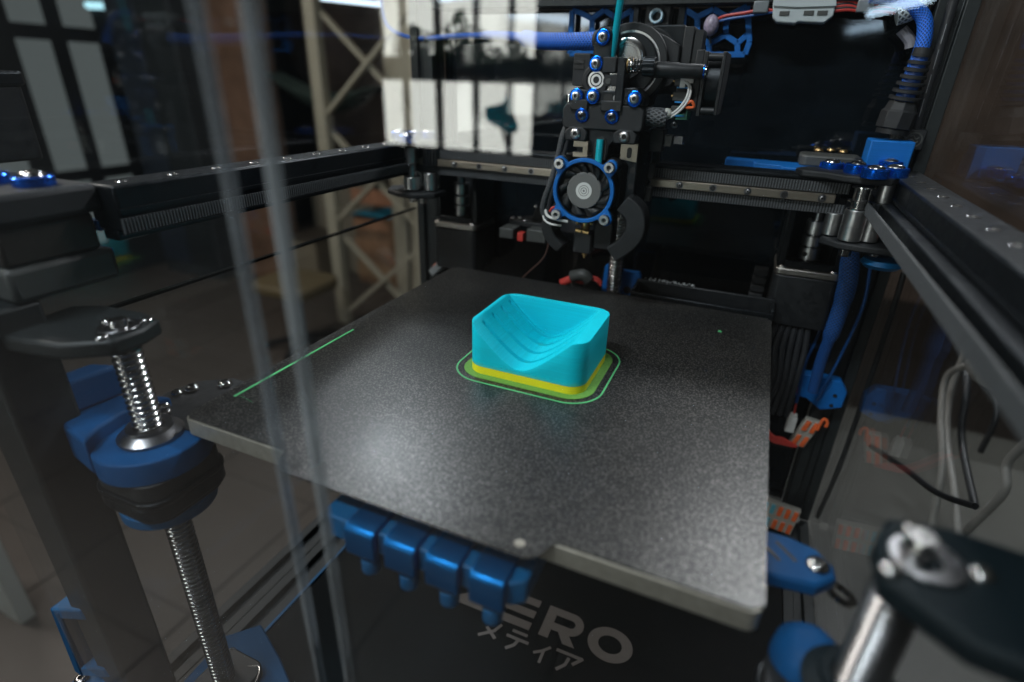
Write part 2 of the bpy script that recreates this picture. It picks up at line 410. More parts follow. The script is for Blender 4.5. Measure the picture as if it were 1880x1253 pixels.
for k in range(5):
    a = 2*PI*k/5; G().bar((-2020, 2080, -1220), (-2020+220*math.cos(a), 2080+220*math.sin(a), -1270), 34, 26).build('leg', FRAMEB, t)
def boxes():
    for i, (x, y, z, w, d, h, m, lab) in enumerate((
        (-1900, 3300, -1300, 420, 380, 520, BOXM, 'brown cardboard box on the floor behind the scaffold, under another'),
        (-1880, 3300, -780, 380, 360, 330, BOXM, 'brown cardboard box with a blue lid, stacked on another behind the scaffold'),
        (-2700, 3600, -1300, 620, 500, 760, M('beige cabinet', (.19, .17, .13), .6, var=.1, vs=4), 'beige low cabinet against the brown wall'))):
        t = thing('storage_box', lab, 'box', (x, y, z))
        G().box(x-w/2, x+w/2, y-d/2, y+d/2, z, z+h).build('body', m, t, bev=6)
        G().box(x-w/2-8, x+w/2+8, y-d/2-8, y+d/2+8, z+h, z+h+30).build('lid', (BOXM, M('bright blue lid', (.01, .17, .3), .5), GRYP)[i], t, bev=4)
boxes()
t = thing('hammock', 'dark green sling hanging in front of the brown wall', 'sling', (-2450, 3000, 0))
g = G()
vs = []; n = 24
for i in range(n+1):
    for j in range(9):
        u = i/n; v = j/8-.5
        vs.append((-2900+900*u, 3000+200*v, 170-190*math.sin(PI*u)*(1-(2*v)**2*.6)-60*u))
g.add(vs, [(i*9+j, i*9+j+1, (i+1)*9+j+1, (i+1)*9+j) for i in range(n) for j in range(8)])
ob = g.build('cloth', M('dark green cloth', (.012, .028, .022), .8), t)
sd = ob.modifiers.new('s', 'SOLIDIFY'); sd.thickness = 14*U
t = thing('stage_cloth', 'dim purple blue banner high on the brown wall', 'banner', (-3100, 4700, 1100))
vs = [(-4150+2250*i/30, 4760-40*math.sin(i*.9), 900-260*(i/30)**2+j*900) for i in range(31) for j in (0, 1)]
ob = G().add(vs, [(2*i, 2*i+1, 2*i+3, 2*i+2) for i in range(30)]).build('cloth', FAB, t); sd = ob.modifiers.new('s', 'SOLIDIFY'); sd.thickness = 12*U
G().box(-4150, -1900, 4765, 4795, 1760, 1800).build('rail', FRAMEB, t)
# things on a shelf at the brown wall, out of focus
t = thing('shelf', 'dark shelf with small cartons against the brown wall', 'shelf', (-2100, 4600, -200))
G().box(-3000, -1500, 4500, 4790, -330, -290).build('board', FRAMEB, t)
for x, w_, h, c, lab in ((-2900, 230, 190, (.22, .14, .07), 'brown carton at the left end of the dark shelf'), (-2600, 150, 120, (.05, .09, .16), 'blue carton on the dark shelf at the brown wall'),
                         (-2340, 190, 170, (.3, .3, .28), 'pale grey carton in the middle of the dark shelf'), (-2060, 240, 130, (.32, .22, .1), 'low tan carton towards the right end of the dark shelf')):
    tag(G().box(x, x+w_, 4560, 4720, -289, -289+h).build('carton', M('carton', c, .6), bev=4), lab, 'box')
t = thing('cabinet', 'tan low cabinet on the workshop floor left of the scaffold', 'cabinet', (-2500, 3000, -1300))
c0, c1 = (-3396.9, 3000, -971.6), (-2706.2, 3000, -1475.4)
G().box(c0[0], c1[0], 3000, 3300, -1300, c0[2]).build('body', M('tan board', (.20, .17, .12), .6, var=.15, vs=4), t, bev=5)
G().box(c0[0]-15, c1[0]+15, 2985, 3315, c0[2]+1, c0[2]+25).build('top', M('dark top', (.05, .04, .03), .5), t, bev=4)
G().box((c0[0]+c1[0])/2-4, (c0[0]+c1[0])/2+4, 2992, 2999, -1280, c0[2]-20).build('door_gap', FRAMEB, t)
c0, c1 = (-2474.7, 3200, -774.7), (-2059, 3200, -1248)
t = thing('crate', 'brown wooden crate with a bright teal strip on top, seen through the scaffold braces', 'crate', (c0[0], 3200, -1300))
G().box(c0[0], c1[0], 3200, 3500, -1300, c0[2]-20).build('body', M('crate wood', (.20, .12, .07), .7, var=.4, vs=5), t, bev=5)
for k in range(4): G().box(c0[0]-6, c1[0]+6, 3190, 3199, -1250+k*190, -1140+k*190).build('plank', M('crate plank', (.25+.03*k, .16, .09), .7, var=.3, vs=8), t, bev=3)
G().box(c0[0]-10, c1[0]+10, 3190, 3510, c0[2]-19, c0[2]+16).build('lid', M('bright teal strip', (.01, .22, .34), .5), t, bev=4)
tag(G().box(-2750, -1900, 4700, 4790, 560, 1500).build('board', M('grey brown pinned board', (.16, .125, .115), .8, var=.6, vs=3)), 'mottled grey brown board on the far wall above the shelf', 'board')
# table under the printer
t = thing('workbench', 'pale workbench with a white leg carrying the printer', 'table', (150, 180, -1300))
G().box(-62, 900, -60, 700, -345, -302).build('table_top', M('pale bench top', (.10, .10, .09), .45, var=.1, vs=5), t, bev=3)
for x, y in ((-30, -30), (-30, 660), (860, 660), (860, -60)): G().box(x-25, x+25, y-25, y+25, -1300, -345).build('leg', M('white leg', (.5, .5, .48), .5), t, bev=3)

# ---- bright window behind the photographer; the door panes mirror it.  A point seen at depth y in the pane stands at -110-y
def vz(p): return (p[0], -110-p[1], p[2])
Yw = -3110
t = thing('window', 'bright daylit window with dark mullions mirrored in the door pane', 'window', (-1330, Yw, -700))
for a, b in ((-1990, -1830), (-1790, -1600), (-1560, -1345), (-1315, -1130), (-1100, -965)):
    for c, d in ((-215, 160), (290, 1250)):
        G().box(a, b, Yw, Yw+6, c, d).build('pane', DAY, t, smooth=False)
for x in (-1810, -1580, -1330, -1115, -955): G().box(x-14, x+14, Yw+7, Yw+40, -240, 1280).build('mullion', FRAMEB, t)
for z in (-228, 1265): G().box(-2005, -940, Yw+7, Yw+38, z-14, z+14).build('frame', FRAMEB, t)
t = thing('shelf', 'black shelf across the bright window with pots of leafy plants', 'shelf', (-1330, -2950, 180))
G().box(-1760, -900, -3000, -2860, 185, 215).build('board', FRAMEB, t)
G().box(-1760, -900, -3000, -2990, 215, 290).build('back_rail', FRAMEB, t)
def plant(x, z, sc, lab):
    t = thing('potted_plant', lab, 'plant', (x, -2930, z))
    G().lathe([(24*sc, 0), (38*sc, 60*sc), (34*sc, 60*sc), (30*sc, 50*sc)], (x, -2930, z), n=16).build('pot', M('pot', (.03, .035, .04), .5), t)
    g = G()
    for k in range(70):
        a = random.uniform(0, 2*PI); rr = random.uniform(5, 95)*sc; h = z+60*sc+random.uniform(0, 170)*sc-rr*.5
        c = Vector((x+rr*math.cos(a), -2930+rr*math.sin(a)*.6, h)); d = Vector((random.uniform(-1, 1), random.uniform(-.5, .5), random.uniform(-1, 1))).normalized(); s2 = d.cross(Vector((0, 1, 0))).normalized()
        L = random.uniform(22, 46)*sc; w_ = L*.3
        g.add([c-d*L, c+s2*w_+Vector((0, 4, 0)), c+d*L, c-s2*w_], [(0, 1, 2, 3)])
    tag(g.build('foliage', LEAF, t), kind='stuff')
plant(-1600, 215, 1.0, 'leafy plant on the window shelf, farthest from the door edge in the mirror image')
plant(-1470, 215, .8, 'small leafy plant on the window shelf between two larger ones')
plant(-1350, 215, 1.25, 'tallest leafy plant on the window shelf')
plant(-1010, 215, .7, 'smallest leafy plant at the end of the window shelf')
plant(-1700, 215, .9, 'trailing leafy plant at the corner of the window shelf beside the dark cloth')
plant(-1230, 215, .85, 'sparse leafy plant right of the tallest one on the window shelf')
plant(-1120, 215, .55, 'low leafy seedling pot on the window shelf')
# teal plastic guitar-pick shaped stool seat standing on a thin stem
t = thing('headrest', 'teal rounded triangular shell on a thin bent stem, mirrored in the door', 'shell', (-1075, -2700, -500))
g = G(); tri = [(-92, -2), (-90, 30), (-66, 48), (-25, 52), (15, 66), (38, 100), (52, 92), (60, 50), (74, 0), (96, -50), (88, -82), (52, -90), (5, -62), (-50, -42), (-82, -26)]
g.prism([(a*.95, b*.95) for a, b in tri], (-1010, -2760, 10), EX, EZ, (0, 40, 0)); g.build('shell', TEALP, t, bev=14, seg=3)
G().tube([(-1005, -2735, -45), (-975, -2735, -120), (-930, -2735, -220), (-920, -2735, -480)], 7).build('stem', FRAMEB, t)
t = thing('camera_tripod', 'dark shrouded tripod beside the bright window', 'tripod', (-1960, -2600, -1300))
G().ball((-1905, -2600, 370), 250, 20, 1.6).build('shroud', M('dark cloth', (.05, .045, .042), .9, var=.4, vs=6), t)
for dx, dy in ((-200, 0), (160, 140), (160, -140)): G().bar((-1960, -2600, 200), (-1960+dx, -2600+dy, -1300), 30, 30).build('leg', FRAMEB, t)

# ---- lamps of the room, some imaged in the panes and panel, plus an added one
def lamp(a, b, r, m, lab, nm='tube_lamp', power=0, col=(1, 1, 1)):
    a = Vector(a); b = Vector(b); t = thing(nm, lab, 'lamp', (a+b)/2)
    d = (b-a).normalized()
    G().cyl(a, b, r*.5, n=10).build('tube', m, t)
    G().bar(a+Vector((0, 0, r*1.6)), b+Vector((0, 0, r*1.6)), r*2.6, r*1.0).build('housing', WHT, t)
    if power:
        L_ = bpy.data.lights.new('light', 'AREA'); L_.shape = 'RECTANGLE'; L_.size = (b-a).length*U; L_.size_y = r*2*U; L_.energy = power; L_.color = col
        o = bpy.data.objects.new('light', L_); C.objects.link(o); o.parent = t
        tgt = (Vector((150, 100, 0))-(a+b)/2).normalized(); z_ = -tgt; x_ = (d-z_*d.dot(z_)).normalized(); y_ = z_.cross(x_)
        mw = Matrix((x_, y_, z_)).transposed().to_4x4(); mw.translation = tgt*r*.7*U; o.matrix_local = mw
TUBE = emit('tube lamp glow', (.84, .92, 1.0), 6, False)
lamp((-930, 1240, 1250), (-600, 1240, 1240), 36, TUBE, 'ceiling tube lamp hanging beyond the left of the printer', power=4.6, col=(.86, .93, 1))
lamp((330, 1240, 1250), (940, 1160, 1250), 36, TUBE, 'ceiling tube lamp hanging behind the printer', power=11.5, col=(.95, .97, 1))
lamp((-650, -800, 1500), (250, -800, 1500), 60, TUBE, 'ceiling tube lamp over the photographer', power=18, col=(.9, .96, 1))
lamp((-3500, -300, 2400), (-2500, 900, 2400), 60, TUBE, 'added unseen tube lamp brightening the workshop on the left', power=62, col=(1, .92, .84))  # added out of view to brighten the brown wall and workshop floor
def mb(p): return (p[0], 810-p[1], p[2])
lamp(mb((-1961.1, 4500, 655.6)), mb((-435.5, 2300, 398.4)), 40, emit('white lamp glow', (.7, .85, 1), 20, False), 'tube lamp mirrored in the back panel left of the filament')
lamp(mb((613.9, 4300, 519.7)), mb((678.1, 3300, 469)), 38, emit('blue white lamp glow', (.6, .8, 1), 12, False), 'tube lamp mirrored in the back panel right of the honeycomb')
lamp((-4633.5, 2300, 550.3), (-4027.1, 2800, 563.5), 45, emit('far lamp', (.45, .8, .9), 1.6, False), 'pale tube lamp above the frosted window')
lamp((-2828.7, 3500, 669.2), (-2171.4, 3300, 595.9), 22, emit('far lamp white', (.7, .85, 1), 3, False), 'slim tube lamp above the scaffold')

tag(G().box(-1750, -1445, 290, 330, -1300, 100).build('board', M('pale leaning board', (.26, .27, .25), .6), bev=3), 'pale upright board at the lower left edge of the view', 'board')

# ================================================================ PRINTER FRAME
t = thing('printer_frame', 'black aluminium extrusion frame of the enclosed printer', 'frame', (150, 180, -271))
def ext(nm, x0, x1, y0, y1, z0, z1, along, par=t, mat=EXT):
    """extrusion with a real slot in each long face"""
    c = [(x0, x1), (y0, y1), (z0, z1)]; o = [i for i in range(3) if i != along]; (a0, a1), (b0, b1) = c[o[0]], c[o[1]]
    s_ = 4; d = 5; am = (a0+a1)/2; bm = (b0+b1)/2
    def side(p, q, fx, m):       # points along one side with a slot in the middle
        return p
    poly = [(a0, b0), (am-s_, b0), (am-s_, b0+d), (am+s_, b0+d), (am+s_, b0), (a1, b0), (a1, bm-s_), (a1-d, bm-s_), (a1-d, bm+s_), (a1, bm+s_), (a1, b1),
            (am+s_, b1), (am+s_, b1-d), (am-s_, b1-d), (am-s_, b1), (a0, b1), (a0, bm+s_), (a0+d, bm+s_), (a0+d, bm-s_), (a0, bm-s_)]
    e = [(1, 0, 0), (0, 1, 0), (0, 0, 1)]
    org = [0, 0, 0]; org[along] = c[along][0]; h = [0, 0, 0]; h[along] = c[along][1]-c[along][0]
    return G().prism(poly, org, e[o[0]], e[o[1]], h).build(nm, mat, par, bev=.7)
ext('post', -88, -62, 382, 408, -245, 260, 2); ext('post', 362, 388, 382, 408, -245, 260, 2)
# front left post is closed by a smooth cover towards the inside
G().box(-88, -58, -48, -18, -245, 66).build('post', EXT, t, bev=2.5)
G().box(362, 388, -48, -22, -245, 66).build('post', EXT, t, bev=2.5)
ext('beam', -62, 362, 382, 408, 236, 262, 0)
ext('beam', -88, -62, -20, 382, -271, -245, 1); ext('beam', -62, -36, -20, 408, -271, -245, 1)
ext('beam', 362, 388, -20, 382, -271, -245, 1); ext('beam', -88, 388, -48, -22, -271, -245.5, 0)
ext('beam', -36, 362, 382, 408, -271, -245, 0)
G().box(-62, 362, 408.5, 412, -245, 236).build('back_panel', DARKP, t, smooth=False)
# blue gaps: strips along the inner bottom groove
G().box(-35.5, -33, -10, 380, -246, -243.5).build('edge_strip', BLUED, t)

t = thing('base_deck', 'black base deck of the printer with large grey lettering', 'panel', (150, 180, -248))
deck = G().box(-32.5, 361, -20, 381, -248, -245).build('panel', DECK, t, smooth=False)
def let(o, e1, e2, polys, nm='letter'):
    for pl in polys:
        g = G()
        for q in (pl if isinstance(pl[0], list) else [pl]): g.prism(q, o, e1, e2, (0, 0, .35))
        g.build(nm, LET, t, smooth=False)
# ZERO, about 47 units high, letters aligned with x
H = 45
ZT = -245
LP = [
 [(92, 135), (130, 135), (130, 142), (104.5, 142), (129, 160), (129, 166.5), (95, 166.5), (95, 159.4), (116.5, 159.4), (92, 141)],
 [(134, 159.4), (163.8, 159.4), (163.8, 166.5), (134, 166.5)], [(134, 147.3), (163.5, 147.3), (163.5, 154.5), (134, 154.5)], [(134, 135), (163.8, 135), (163.8, 142.4), (134, 142.4)],
 [(172.2, 135.2), (180.6, 135.2), (180.6, 144), (187, 144), (193.6, 135.2), (203.8, 135.2), (196.2, 145.2), (201.4, 147), (205, 150.2), (206.2, 155), (205, 160.2), (201.4, 164.2), (196, 166), (172.2, 166),
  (172.2, 158.9), (193, 158.9), (196.4, 157.4), (197.3, 155), (196.2, 152.4), (193, 151), (180.6, 151), (180.6, 158.8), (172.2, 158.8)],
]
for pl in LP[:4]: let((0, 0, ZT), EX, EY, [pl])
# R as a stem, a bowl and a leg in one mesh
g = G(); g.prism([(172.2, 135.2), (180.6, 135.2), (180.6, 166), (172.2, 166)], (0, 0, ZT), EX, EY, (0, 0, .35))
bowl = [(180.6, 158.9)]+circ(194.8, 155, 3.9, 8, 90, -90)+[(180.6, 151.1)]+[(180.6, 144)]+circ(194.8, 155, 11, 14, -90, 90)+[(180.6, 166)]
g.prism(bowl, (0, 0, ZT), EX, EY, (0, 0, .35)); g.prism([(187, 144.01), (193.6, 135.2), (203.8, 135.2), (196.4, 144.12)], (0, 0, ZT), EX, EY, (0, 0, .35))
g.build('letter', LET, t, smooth=False)
g = G(); n = 48; vs = []
for z in (0, .35):
    for rx, ry in ((18.6, 15.8), (9.8, 8.2)):
        vs += [(229.8+rx*math.cos(2*PI*k/n), 151+ry*math.sin(2*PI*k/n), ZT+z) for k in range(n)]
fs = []
for k in range(n):
    l = (k+1) % n; fs += [(2*n+k, 2*n+l, 3*n+l, 3*n+k), (k, l, 2*n+l, 2*n+k), (n+l, n+k, 3*n+k, 3*n+l)]
g.add(vs, fs); g.build('letter', LET, t, smooth=False)
def strokes(ls, wd=2.6):
    g = G()
    for i, (a, b) in enumerate(ls): g.bar((a[0], a[1], ZT+.17+.02*i), (b[0], b[1], ZT+.17+.02*i), wd, .34)
    g.build('letter', LET, t, smooth=False)
strokes([((141, 130.4), (137.5, 122)), ((137.5, 122.3), (126.8, 113.6)), ((130.2, 123.6), (141.2, 116.2))])
strokes([((151.5, 129.6), (165, 129.6)), ((148.6, 123.6), (168.2, 123.6)), ((159.6, 123.6), (157.6, 117)), ((157.6, 117.3), (152.4, 112.2))])
strokes([((186.2, 128.2), (181, 122.6)), ((181.4, 122.8), (174.6, 118.2)), ((181.8, 122.8), (181.8, 111.8))], 2.3)
strokes([((191, 128.6), (213.2, 128.6)), ((213.2, 129.4), (206.6, 121.2)), ((202.6, 125.6), (201.4, 118.4)), ((201.6, 119), (196, 112.4))])

# clear side panes, and the dusty front doors standing a little open at the middle seam
def pane(nm, lab, x0, x1, y0, y1, z0, z1, m, edge=None, cat='pane'):
    t = thing(nm, lab, cat, ((x0+x1)/2, (y0+y1)/2, z0))
    G().box(x0, x1, y0, y1, z0, z1).build('pane', m, t, smooth=False)
    return t
t = pane('glass_panel', 'clear acrylic right side pane mirroring the cables and brackets', 389, 392, -40, 406, -262, 262, PANE)
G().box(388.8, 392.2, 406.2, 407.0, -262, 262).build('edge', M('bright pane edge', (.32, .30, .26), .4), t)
pane('glass_panel', 'clear acrylic left side pane behind the black rail', -92, -89, -40, 406, -262, 37, PANE)
t = thing('glass_panel', 'upper left clear pane above the thin seam line', 'pane', (-90, 180, 39))
G().box(-92.5, -89.5, -40, 382, 38.6, 262).build('pane', PANE, t, smooth=False)
G().box(-92.8, -88.8, -40, 382, 36.6, 38.5).build('edge', M('matt seam', (.012, .013, .013), 1, spec=0), t, smooth=False)
for a, b, lab in ((-90, 133, 'left acrylic door with a pale blurred edge, the left of the two long streaks'), (151.5, 390, 'right acrylic door with a pale blurred edge, the right of the two long streaks')):
    t = thing('door', lab, 'door', ((a+b)/2, -54, -262))
    G().box(a, b, -55.5, -52.5, -262, 262).build('pane', DOOR if a < 0 else DOORR, t, smooth=False)
    xe = b if a < 0 else a
    G().box(xe-(.1 if a < 0 else 2.0), xe+(2.0 if a < 0 else .1), -56, -52, -262, 262).build('edge', EDGE if a < 0 else EDGER, t, bev=.5)

# ================================================================ HEATED BED
t = thing('heated_bed', 'thick milled aluminium bed slab under the black textured sheet', 'print bed', (150, 155, -11))
G().prism(rounded(0, 300, 0, 310, 5, 4), (0, 0, -10.4), EX, EY, (0, 0, 10)).build('slab', ALUD, t, bev=.4)
G().prism(rounded(20, 280, 20, 290, 5, 4), (0, 0, -14), EX, EY, (0, 0, 3.2)).build('insulation', BLK, t)
t = thing('build_sheet', 'black speckled flexible steel sheet with front tabs lying on the bed', 'build plate', (150, 155, -.2))
out = [(4, 310.5), (-.5, 306), (-.5, 4.5), (4, 1.2), (71, 1.2), (73.5, .2), (75, -4)]+[(78, -9), (83, -12.5)]+[(211, -12.5), (215, -9.5), (217.5, -4), (219, .2), (222, 1.2), (296, 1.2), (300.5, 5), (300.5, 306), (296, 310.5)]
# the hole in the left tab, and its dimple on the right tab
G().prism(out, (0, 0, -.35), EX, EY, (0, 0, .9)).build('sheet', PEI, t)
G().lathe([(2.6, 0), (1e-6, .06)], (87, -6.5, .56), n=20).build('hole', SOCK, t)
G().lathe([(2.4, 0), (2.0, .5), (.8, .8), (1e-6, .85)], (206, -6, .5), n=20).build('dimple', ALUD, t)
ZS = .56

# ---------------------------------------------------------------- the print
t = thing('printed_dish', 'cyan and yellow 3D printed soap dish with a grooved scoop standing on the bed', 'printed part', (153, 150, ZS))
CXp, CYp, HXp, HYp, RC = 155.2, 150.0, 39.1, 32.2, 11.0
def outline(n, off=0, rc=RC):
    hx = HXp+off; hy = HYp+off; rc = rc+off; out = []
    for k in range(n):
        th = 2*PI*k/n; dx, dy = math.cos(th), math.sin(th)
        # ray to a rounded rectangle
        s_ = min(hx/abs(dx) if abs(dx) > 1e-9 else 1e9, hy/abs(dy) if abs(dy) > 1e-9 else 1e9); x, y = dx*s_, dy*s_
        if abs(x) > hx-rc and abs(y) > hy-rc:
            cx = math.copysign(hx-rc, x); cy = math.copysign(hy-rc, y); b = dx*cx+dy*cy; c = cx*cx+cy*cy-rc*rc
            s_ = b+math.sqrt(max(0, b*b-c)); x, y = dx*s_, dy*s_
        out.append((CXp+x, CYp+y))
    return out
HT = 34.5
YG = (131.0, 145.5, 160.0, 173.5)
def ztop(x, y):
    d = abs(x-152.5)
    z = 9.1+1.05*(math.sqrt(d*d+144)-12)
    zz = z
    for yg in YG:      # four narrow grooves that follow the scoop and run out on the right
        a = abs(y-yg)
        if a < 2.2:
            fade = max(0, min(1, (31.8-zz)/1.6))
            if x > 156: fade *= max(.16, 1-(x-156)/24)
            w_ = max(0, min(1, (1.85-a)/.38)); z -= max(0, min(7.5, zz-6.9))*fade*w_*w_*(3-2*w_)
    # back wall
    yb = CYp+HYp-3.4
    w_ = (y-yb+1.1)/1.3
    w_ = max(0, min(1, w_)); w_ = w_*w_*(3-2*w_)
    z = z+(HT-z)*w_
    # soft shoulder where the scoop runs out into the flat rim
    if z > HT-1.2: z = HT-1.2+1.2*math.tanh((z-HT+1.2)/1.2)
    return min(z, HT)
# rows of constant y, dense at the grooves and round corners
ys = set()
for k in range(66): ys.add(round(-HYp+2*HYp*k/65, 4))
for k in range(15): v = RC*(1-math.cos(PI/2*k/14)); ys.add(round(-HYp+v, 4)); ys.add(round(HYp-v, 4))
for yg in YG:
    for k in range(-15, 16): ys.add(round(yg-CYp+k*.145, 4))
for k in range(12): ys.add(round(HYp-4.8+k*.16, 4))
ys = sorted(ys); NX = 170
def xe(y, off=0):
    q = abs(y)-(HYp-RC); return HXp-RC+(RC if q <= 0 else math.sqrt(max(0, RC*RC-q*q)))
vs = []; fs = []
for y in ys:
    e = xe(y)
    for i in range(NX+1): x = -e+2*e*i/NX; vs.append((CXp+x, CYp+y, ztop(CXp+x, CYp+y)+ZS))
W_ = NX+1; NY = len(ys)
for j in range(NY-1):
    for i in range(NX): fs.append((j*W_+i, j*W_+i+1, (j+1)*W_+i+1, (j+1)*W_+i))
rim = [i for i in range(W_)]+[j*W_+NX for j in range(1, NY)]+[(NY-1)*W_+i for i in range(NX-1, -1, -1)]+[j*W_ for j in range(NY-2, 0, -1)]
n = len(rim); last = rim
for q in (.02, .08, .5, 1.0):       # a small eased edge, then the outer wall
    o_ = len(vs)
    for k in rim:
        x, y, z = vs[k]; out_ = .3*min(1, q/.08); dx_, dy_ = x-CXp, y-CYp
        cx_ = max(-(HXp-RC), min(HXp-RC, dx_)); cy_ = max(-(HYp-RC), min(HYp-RC, dy_)); v = Vector((dx_-cx_, dy_-cy_))
        v = v.normalized()*out_ if v.length > .01 else v
        zz = z-q*8 if q < .1 else (z-.64)+(5.6+ZS-(z-.64))*((q-.08)/.92)
        vs.append((x+v.x, y+v.y, max(zz, 5.6+ZS)))
    new = list(range(o_, o_+n))
    for k in range(n): l = (k+1) % n; fs.append((last[k], new[k], new[l], last[l]))
    last = new
g = G(); g.add(vs, fs)
g.build('body', CYAN, t, angle=50)
oy = outline(200, .25)
G().prism(oy, (0, 0, ZS), EX, EY, (0, 0, 5.7)).build('base_layers', YEL, t, angle=50)
o1 = outline(200, 5.6)
tag(G().prism(o1, (0, 0, .56), EX, EY, (0, 0, .35)).build('brim', GRN, angle=60), 'flat translucent green brim around the foot of the cyan dish', 'brim')
def loop(o_, wd, z, h):
    n = len(o_); vs = []; fs = []
    for zz in (z, z+h):
        for sgn in (-1, 1):
            for i in range(n):
                a = Vector(o_[i-1]); b = Vector(o_[(i+1) % n]); d = (b-a).normalized(); nn = Vector((d.y, -d.x)); p_ = Vector(o_[i])+nn*wd/2*sgn
                vs.append((p_.x, p_.y, zz))
    for i in range(n):
        j = (i+1) % n
        fs += [(2*n+i, 3*n+i, 3*n+j, 2*n+j), (i, 2*n+i, 2*n+j, j), (n+j, 3*n+j, 3*n+i, n+i)]
    return G().add(vs, fs)
tag(loop(outline(200, 10.4), 1.15, .56, .3).build('skirt_line', GRNL, angle=60), 'thin bright green skirt loop printed round the brim of the dish', 'skirt')
g = G(); g.bar((8.6, 28, .75), (9.4, 137, .8), 1.6, .44); tag(g.build('purge_line', GRNL), 'straight bright green purge line near the left edge of the bed', 'purge line')
g = G()
for a, b in (((262, 262, .7), (263.6, 263.6, 1.4)), ((263.5, 263.4, 1.3), (262.2, 264.8, .8)), ((263.4, 261.8, .8), (264.4, 263.2, .9))): g.bar(a, b, .8, .6)
tag(g.build('plastic_speck', GRNL), 'tiny bright green plastic speck at the back right of the bed', 'speck')
g = G(); g.tube([(11, 29.5, .7), (16, 29, .8), (23, 27.6, .7)], .06, 5); tag(g.build('plastic_hair', GRNL), 'hair thin plastic string beside the near end of the purge line', 'string')

# ---------------------------------------------------------------- cable clips at the front of the bed
t = thing('clip_bracket', 'teal blue printed bracket under the front bed edge carrying four clips', 'bracket', (160, 0, -32))
G().prism([(108, -11), (112, -15), (206, -15), (212, -11), (212, 24), (108, 24)], (0, 0, -26.5), EX, EY, (0, 0, 13)).build('body', BLUED, t, bev=1)
G().box(106, 214, 26, 60, -36, -15).build('arm', BLUED, t, bev=2)
for i, (x, lab) in enumerate(((124, 'leftmost'), (145.5, 'second from left'), (167, 'third from left'), (188.5, 'rightmost'))):
    w_ = 16.4
    q = thing('clip', 'blue clip with knurled thumb screw, %s of four below the bed front' % lab, 'clip', (x+w_/2, -16, -44), 'clips below the bed front')
    # an L-shaped folded strip: roof and front plate
    prof = [(20, -11.4), (-16, -11.4), (-18.2, -12.4), (-19.2, -14.6), (-19.2, -28), (-15.6, -28), (-15.6, -15.4), (20, -15.4)]
    G().prism(prof, (x, 0, 0), EY, EZ, (w_, 0, 0)).build('body', BCLIP, q, bev=.9, seg=3)
    k = G(); n = 40; z0, z1 = -40.5, -32.5
    pr = []
    for j in range(n): rr = 4.6 if j % 2 else 4.15; pr.append((rr*math.cos(2*PI*j/n), rr*math.sin(2*PI*j/n)))
    k.prism(pr, (x+w_*.55, -13, z0), EX, EY, (0, 0, z1-z0)); k.build('thumb_screw', BLUED, q, bev=.3)
    G().cyl((x+w_*.55, -13, -33), (x+w_*.55, -13, -22), 1.9).build('stud', STLD, q)

# ================================================================ LEADSCREWS
def thread(x, y, z0, z1, r=7.6, pitch=3.6, depth=1.8, nt=20, ns=7):
    n = int((z1-z0)/pitch*ns); vs = []; fs = []
    for i in range(n+1):
        z = z0+(z1-z0)*i/n
        for k in range(nt):
            a = 2*PI*k/nt; ph = (z/pitch-k/nt) % 1
            s_ = math.sin(PI*ph); rr = r-depth*(1-s_)**1.4
            vs.append((x+rr*math.cos(a), y+rr*math.sin(a), z))
    for i in range(n):
        for k in range(nt):
            l = (k+1) % nt; fs.append((i*nt+k, i*nt+l, (i+1)*nt+l, (i+1)*nt+k))
    fs.append(tuple(range(nt))[::-1]); fs.append(tuple(n*nt+k for k in range(nt)))
    return G().add(vs, fs)
def leadscrew(x, y, z0, z1, lab):
    t = thing('leadscrew', lab, 'lead screw', (x, y, z0), 'lead screws lifting the bed')
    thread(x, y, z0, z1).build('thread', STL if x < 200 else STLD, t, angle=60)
    G().lathe([(4.2, 0), (4.2, 15), (3.7, 15.8), (1e-6, 15.8)], (x, y, z1-1)).build('journal', STL, t)
    return t
LX, LY = -18, -8; RX, RY = 331, -8
leadscrew(LX, LY, -240, 44, 'front left polished lead screw running down through the blue bracket')
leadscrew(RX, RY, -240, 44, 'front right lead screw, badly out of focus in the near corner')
leadscrew(157, 352, -240, 60, 'rear lead screw below the print head in front of the blue bracket')

DTEAL = M('near black teal plastic', (.0008, .006, .009), .6, spec=.2)
def holder(x, y, zt, s, lab, scr, m=STL, pm=EXT):
    """bearing plate on the frame post; s = -1 left, +1 right"""
    t = thing('bearing_plate', lab, 'bearing holder', (x+s*20, y-10, zt-9))
    pl = [(x-s*7, y+17), (x-s*12, y+4), (x-s*12, y-12), (x+s*6, y-26), (x+s*(66 if s > 0 else 48), y-34), (x+s*(70 if s > 0 else 52), y+8), (x+s*40, y+16), (x+s*10, y+20)]
    G().prism(pl, (0, 0, zt-9), EX, EY, (0, 0, 9)).build('plate', pm, t, bev=2)
    G().ring((x, y, zt), EZ, 4.4, 6.6, .8).build('bearing', STLD, t, bev=.2)
    G().ring((x, y, zt), EZ, 7.0, 9.6, 1.3).build('bearing_ring', m, t, bev=.4)
    for dx, dy in scr: screw(t, (x+dx, y+dy, zt), r=3.3)
    return t
holder(LX, LY, 54, -1, 'dark bearing plate on top of the front left lead screw with three screws', ((-12, 2), (4, 12), (5, -12)), STLD)
holder(RX+2, RY-2, 52, 1, 'blurred dark bearing plate with a pale ring on top of the front right lead screw', ((-1, 13), (-10, -8), (13.5, 1)), STLD, DTEAL)
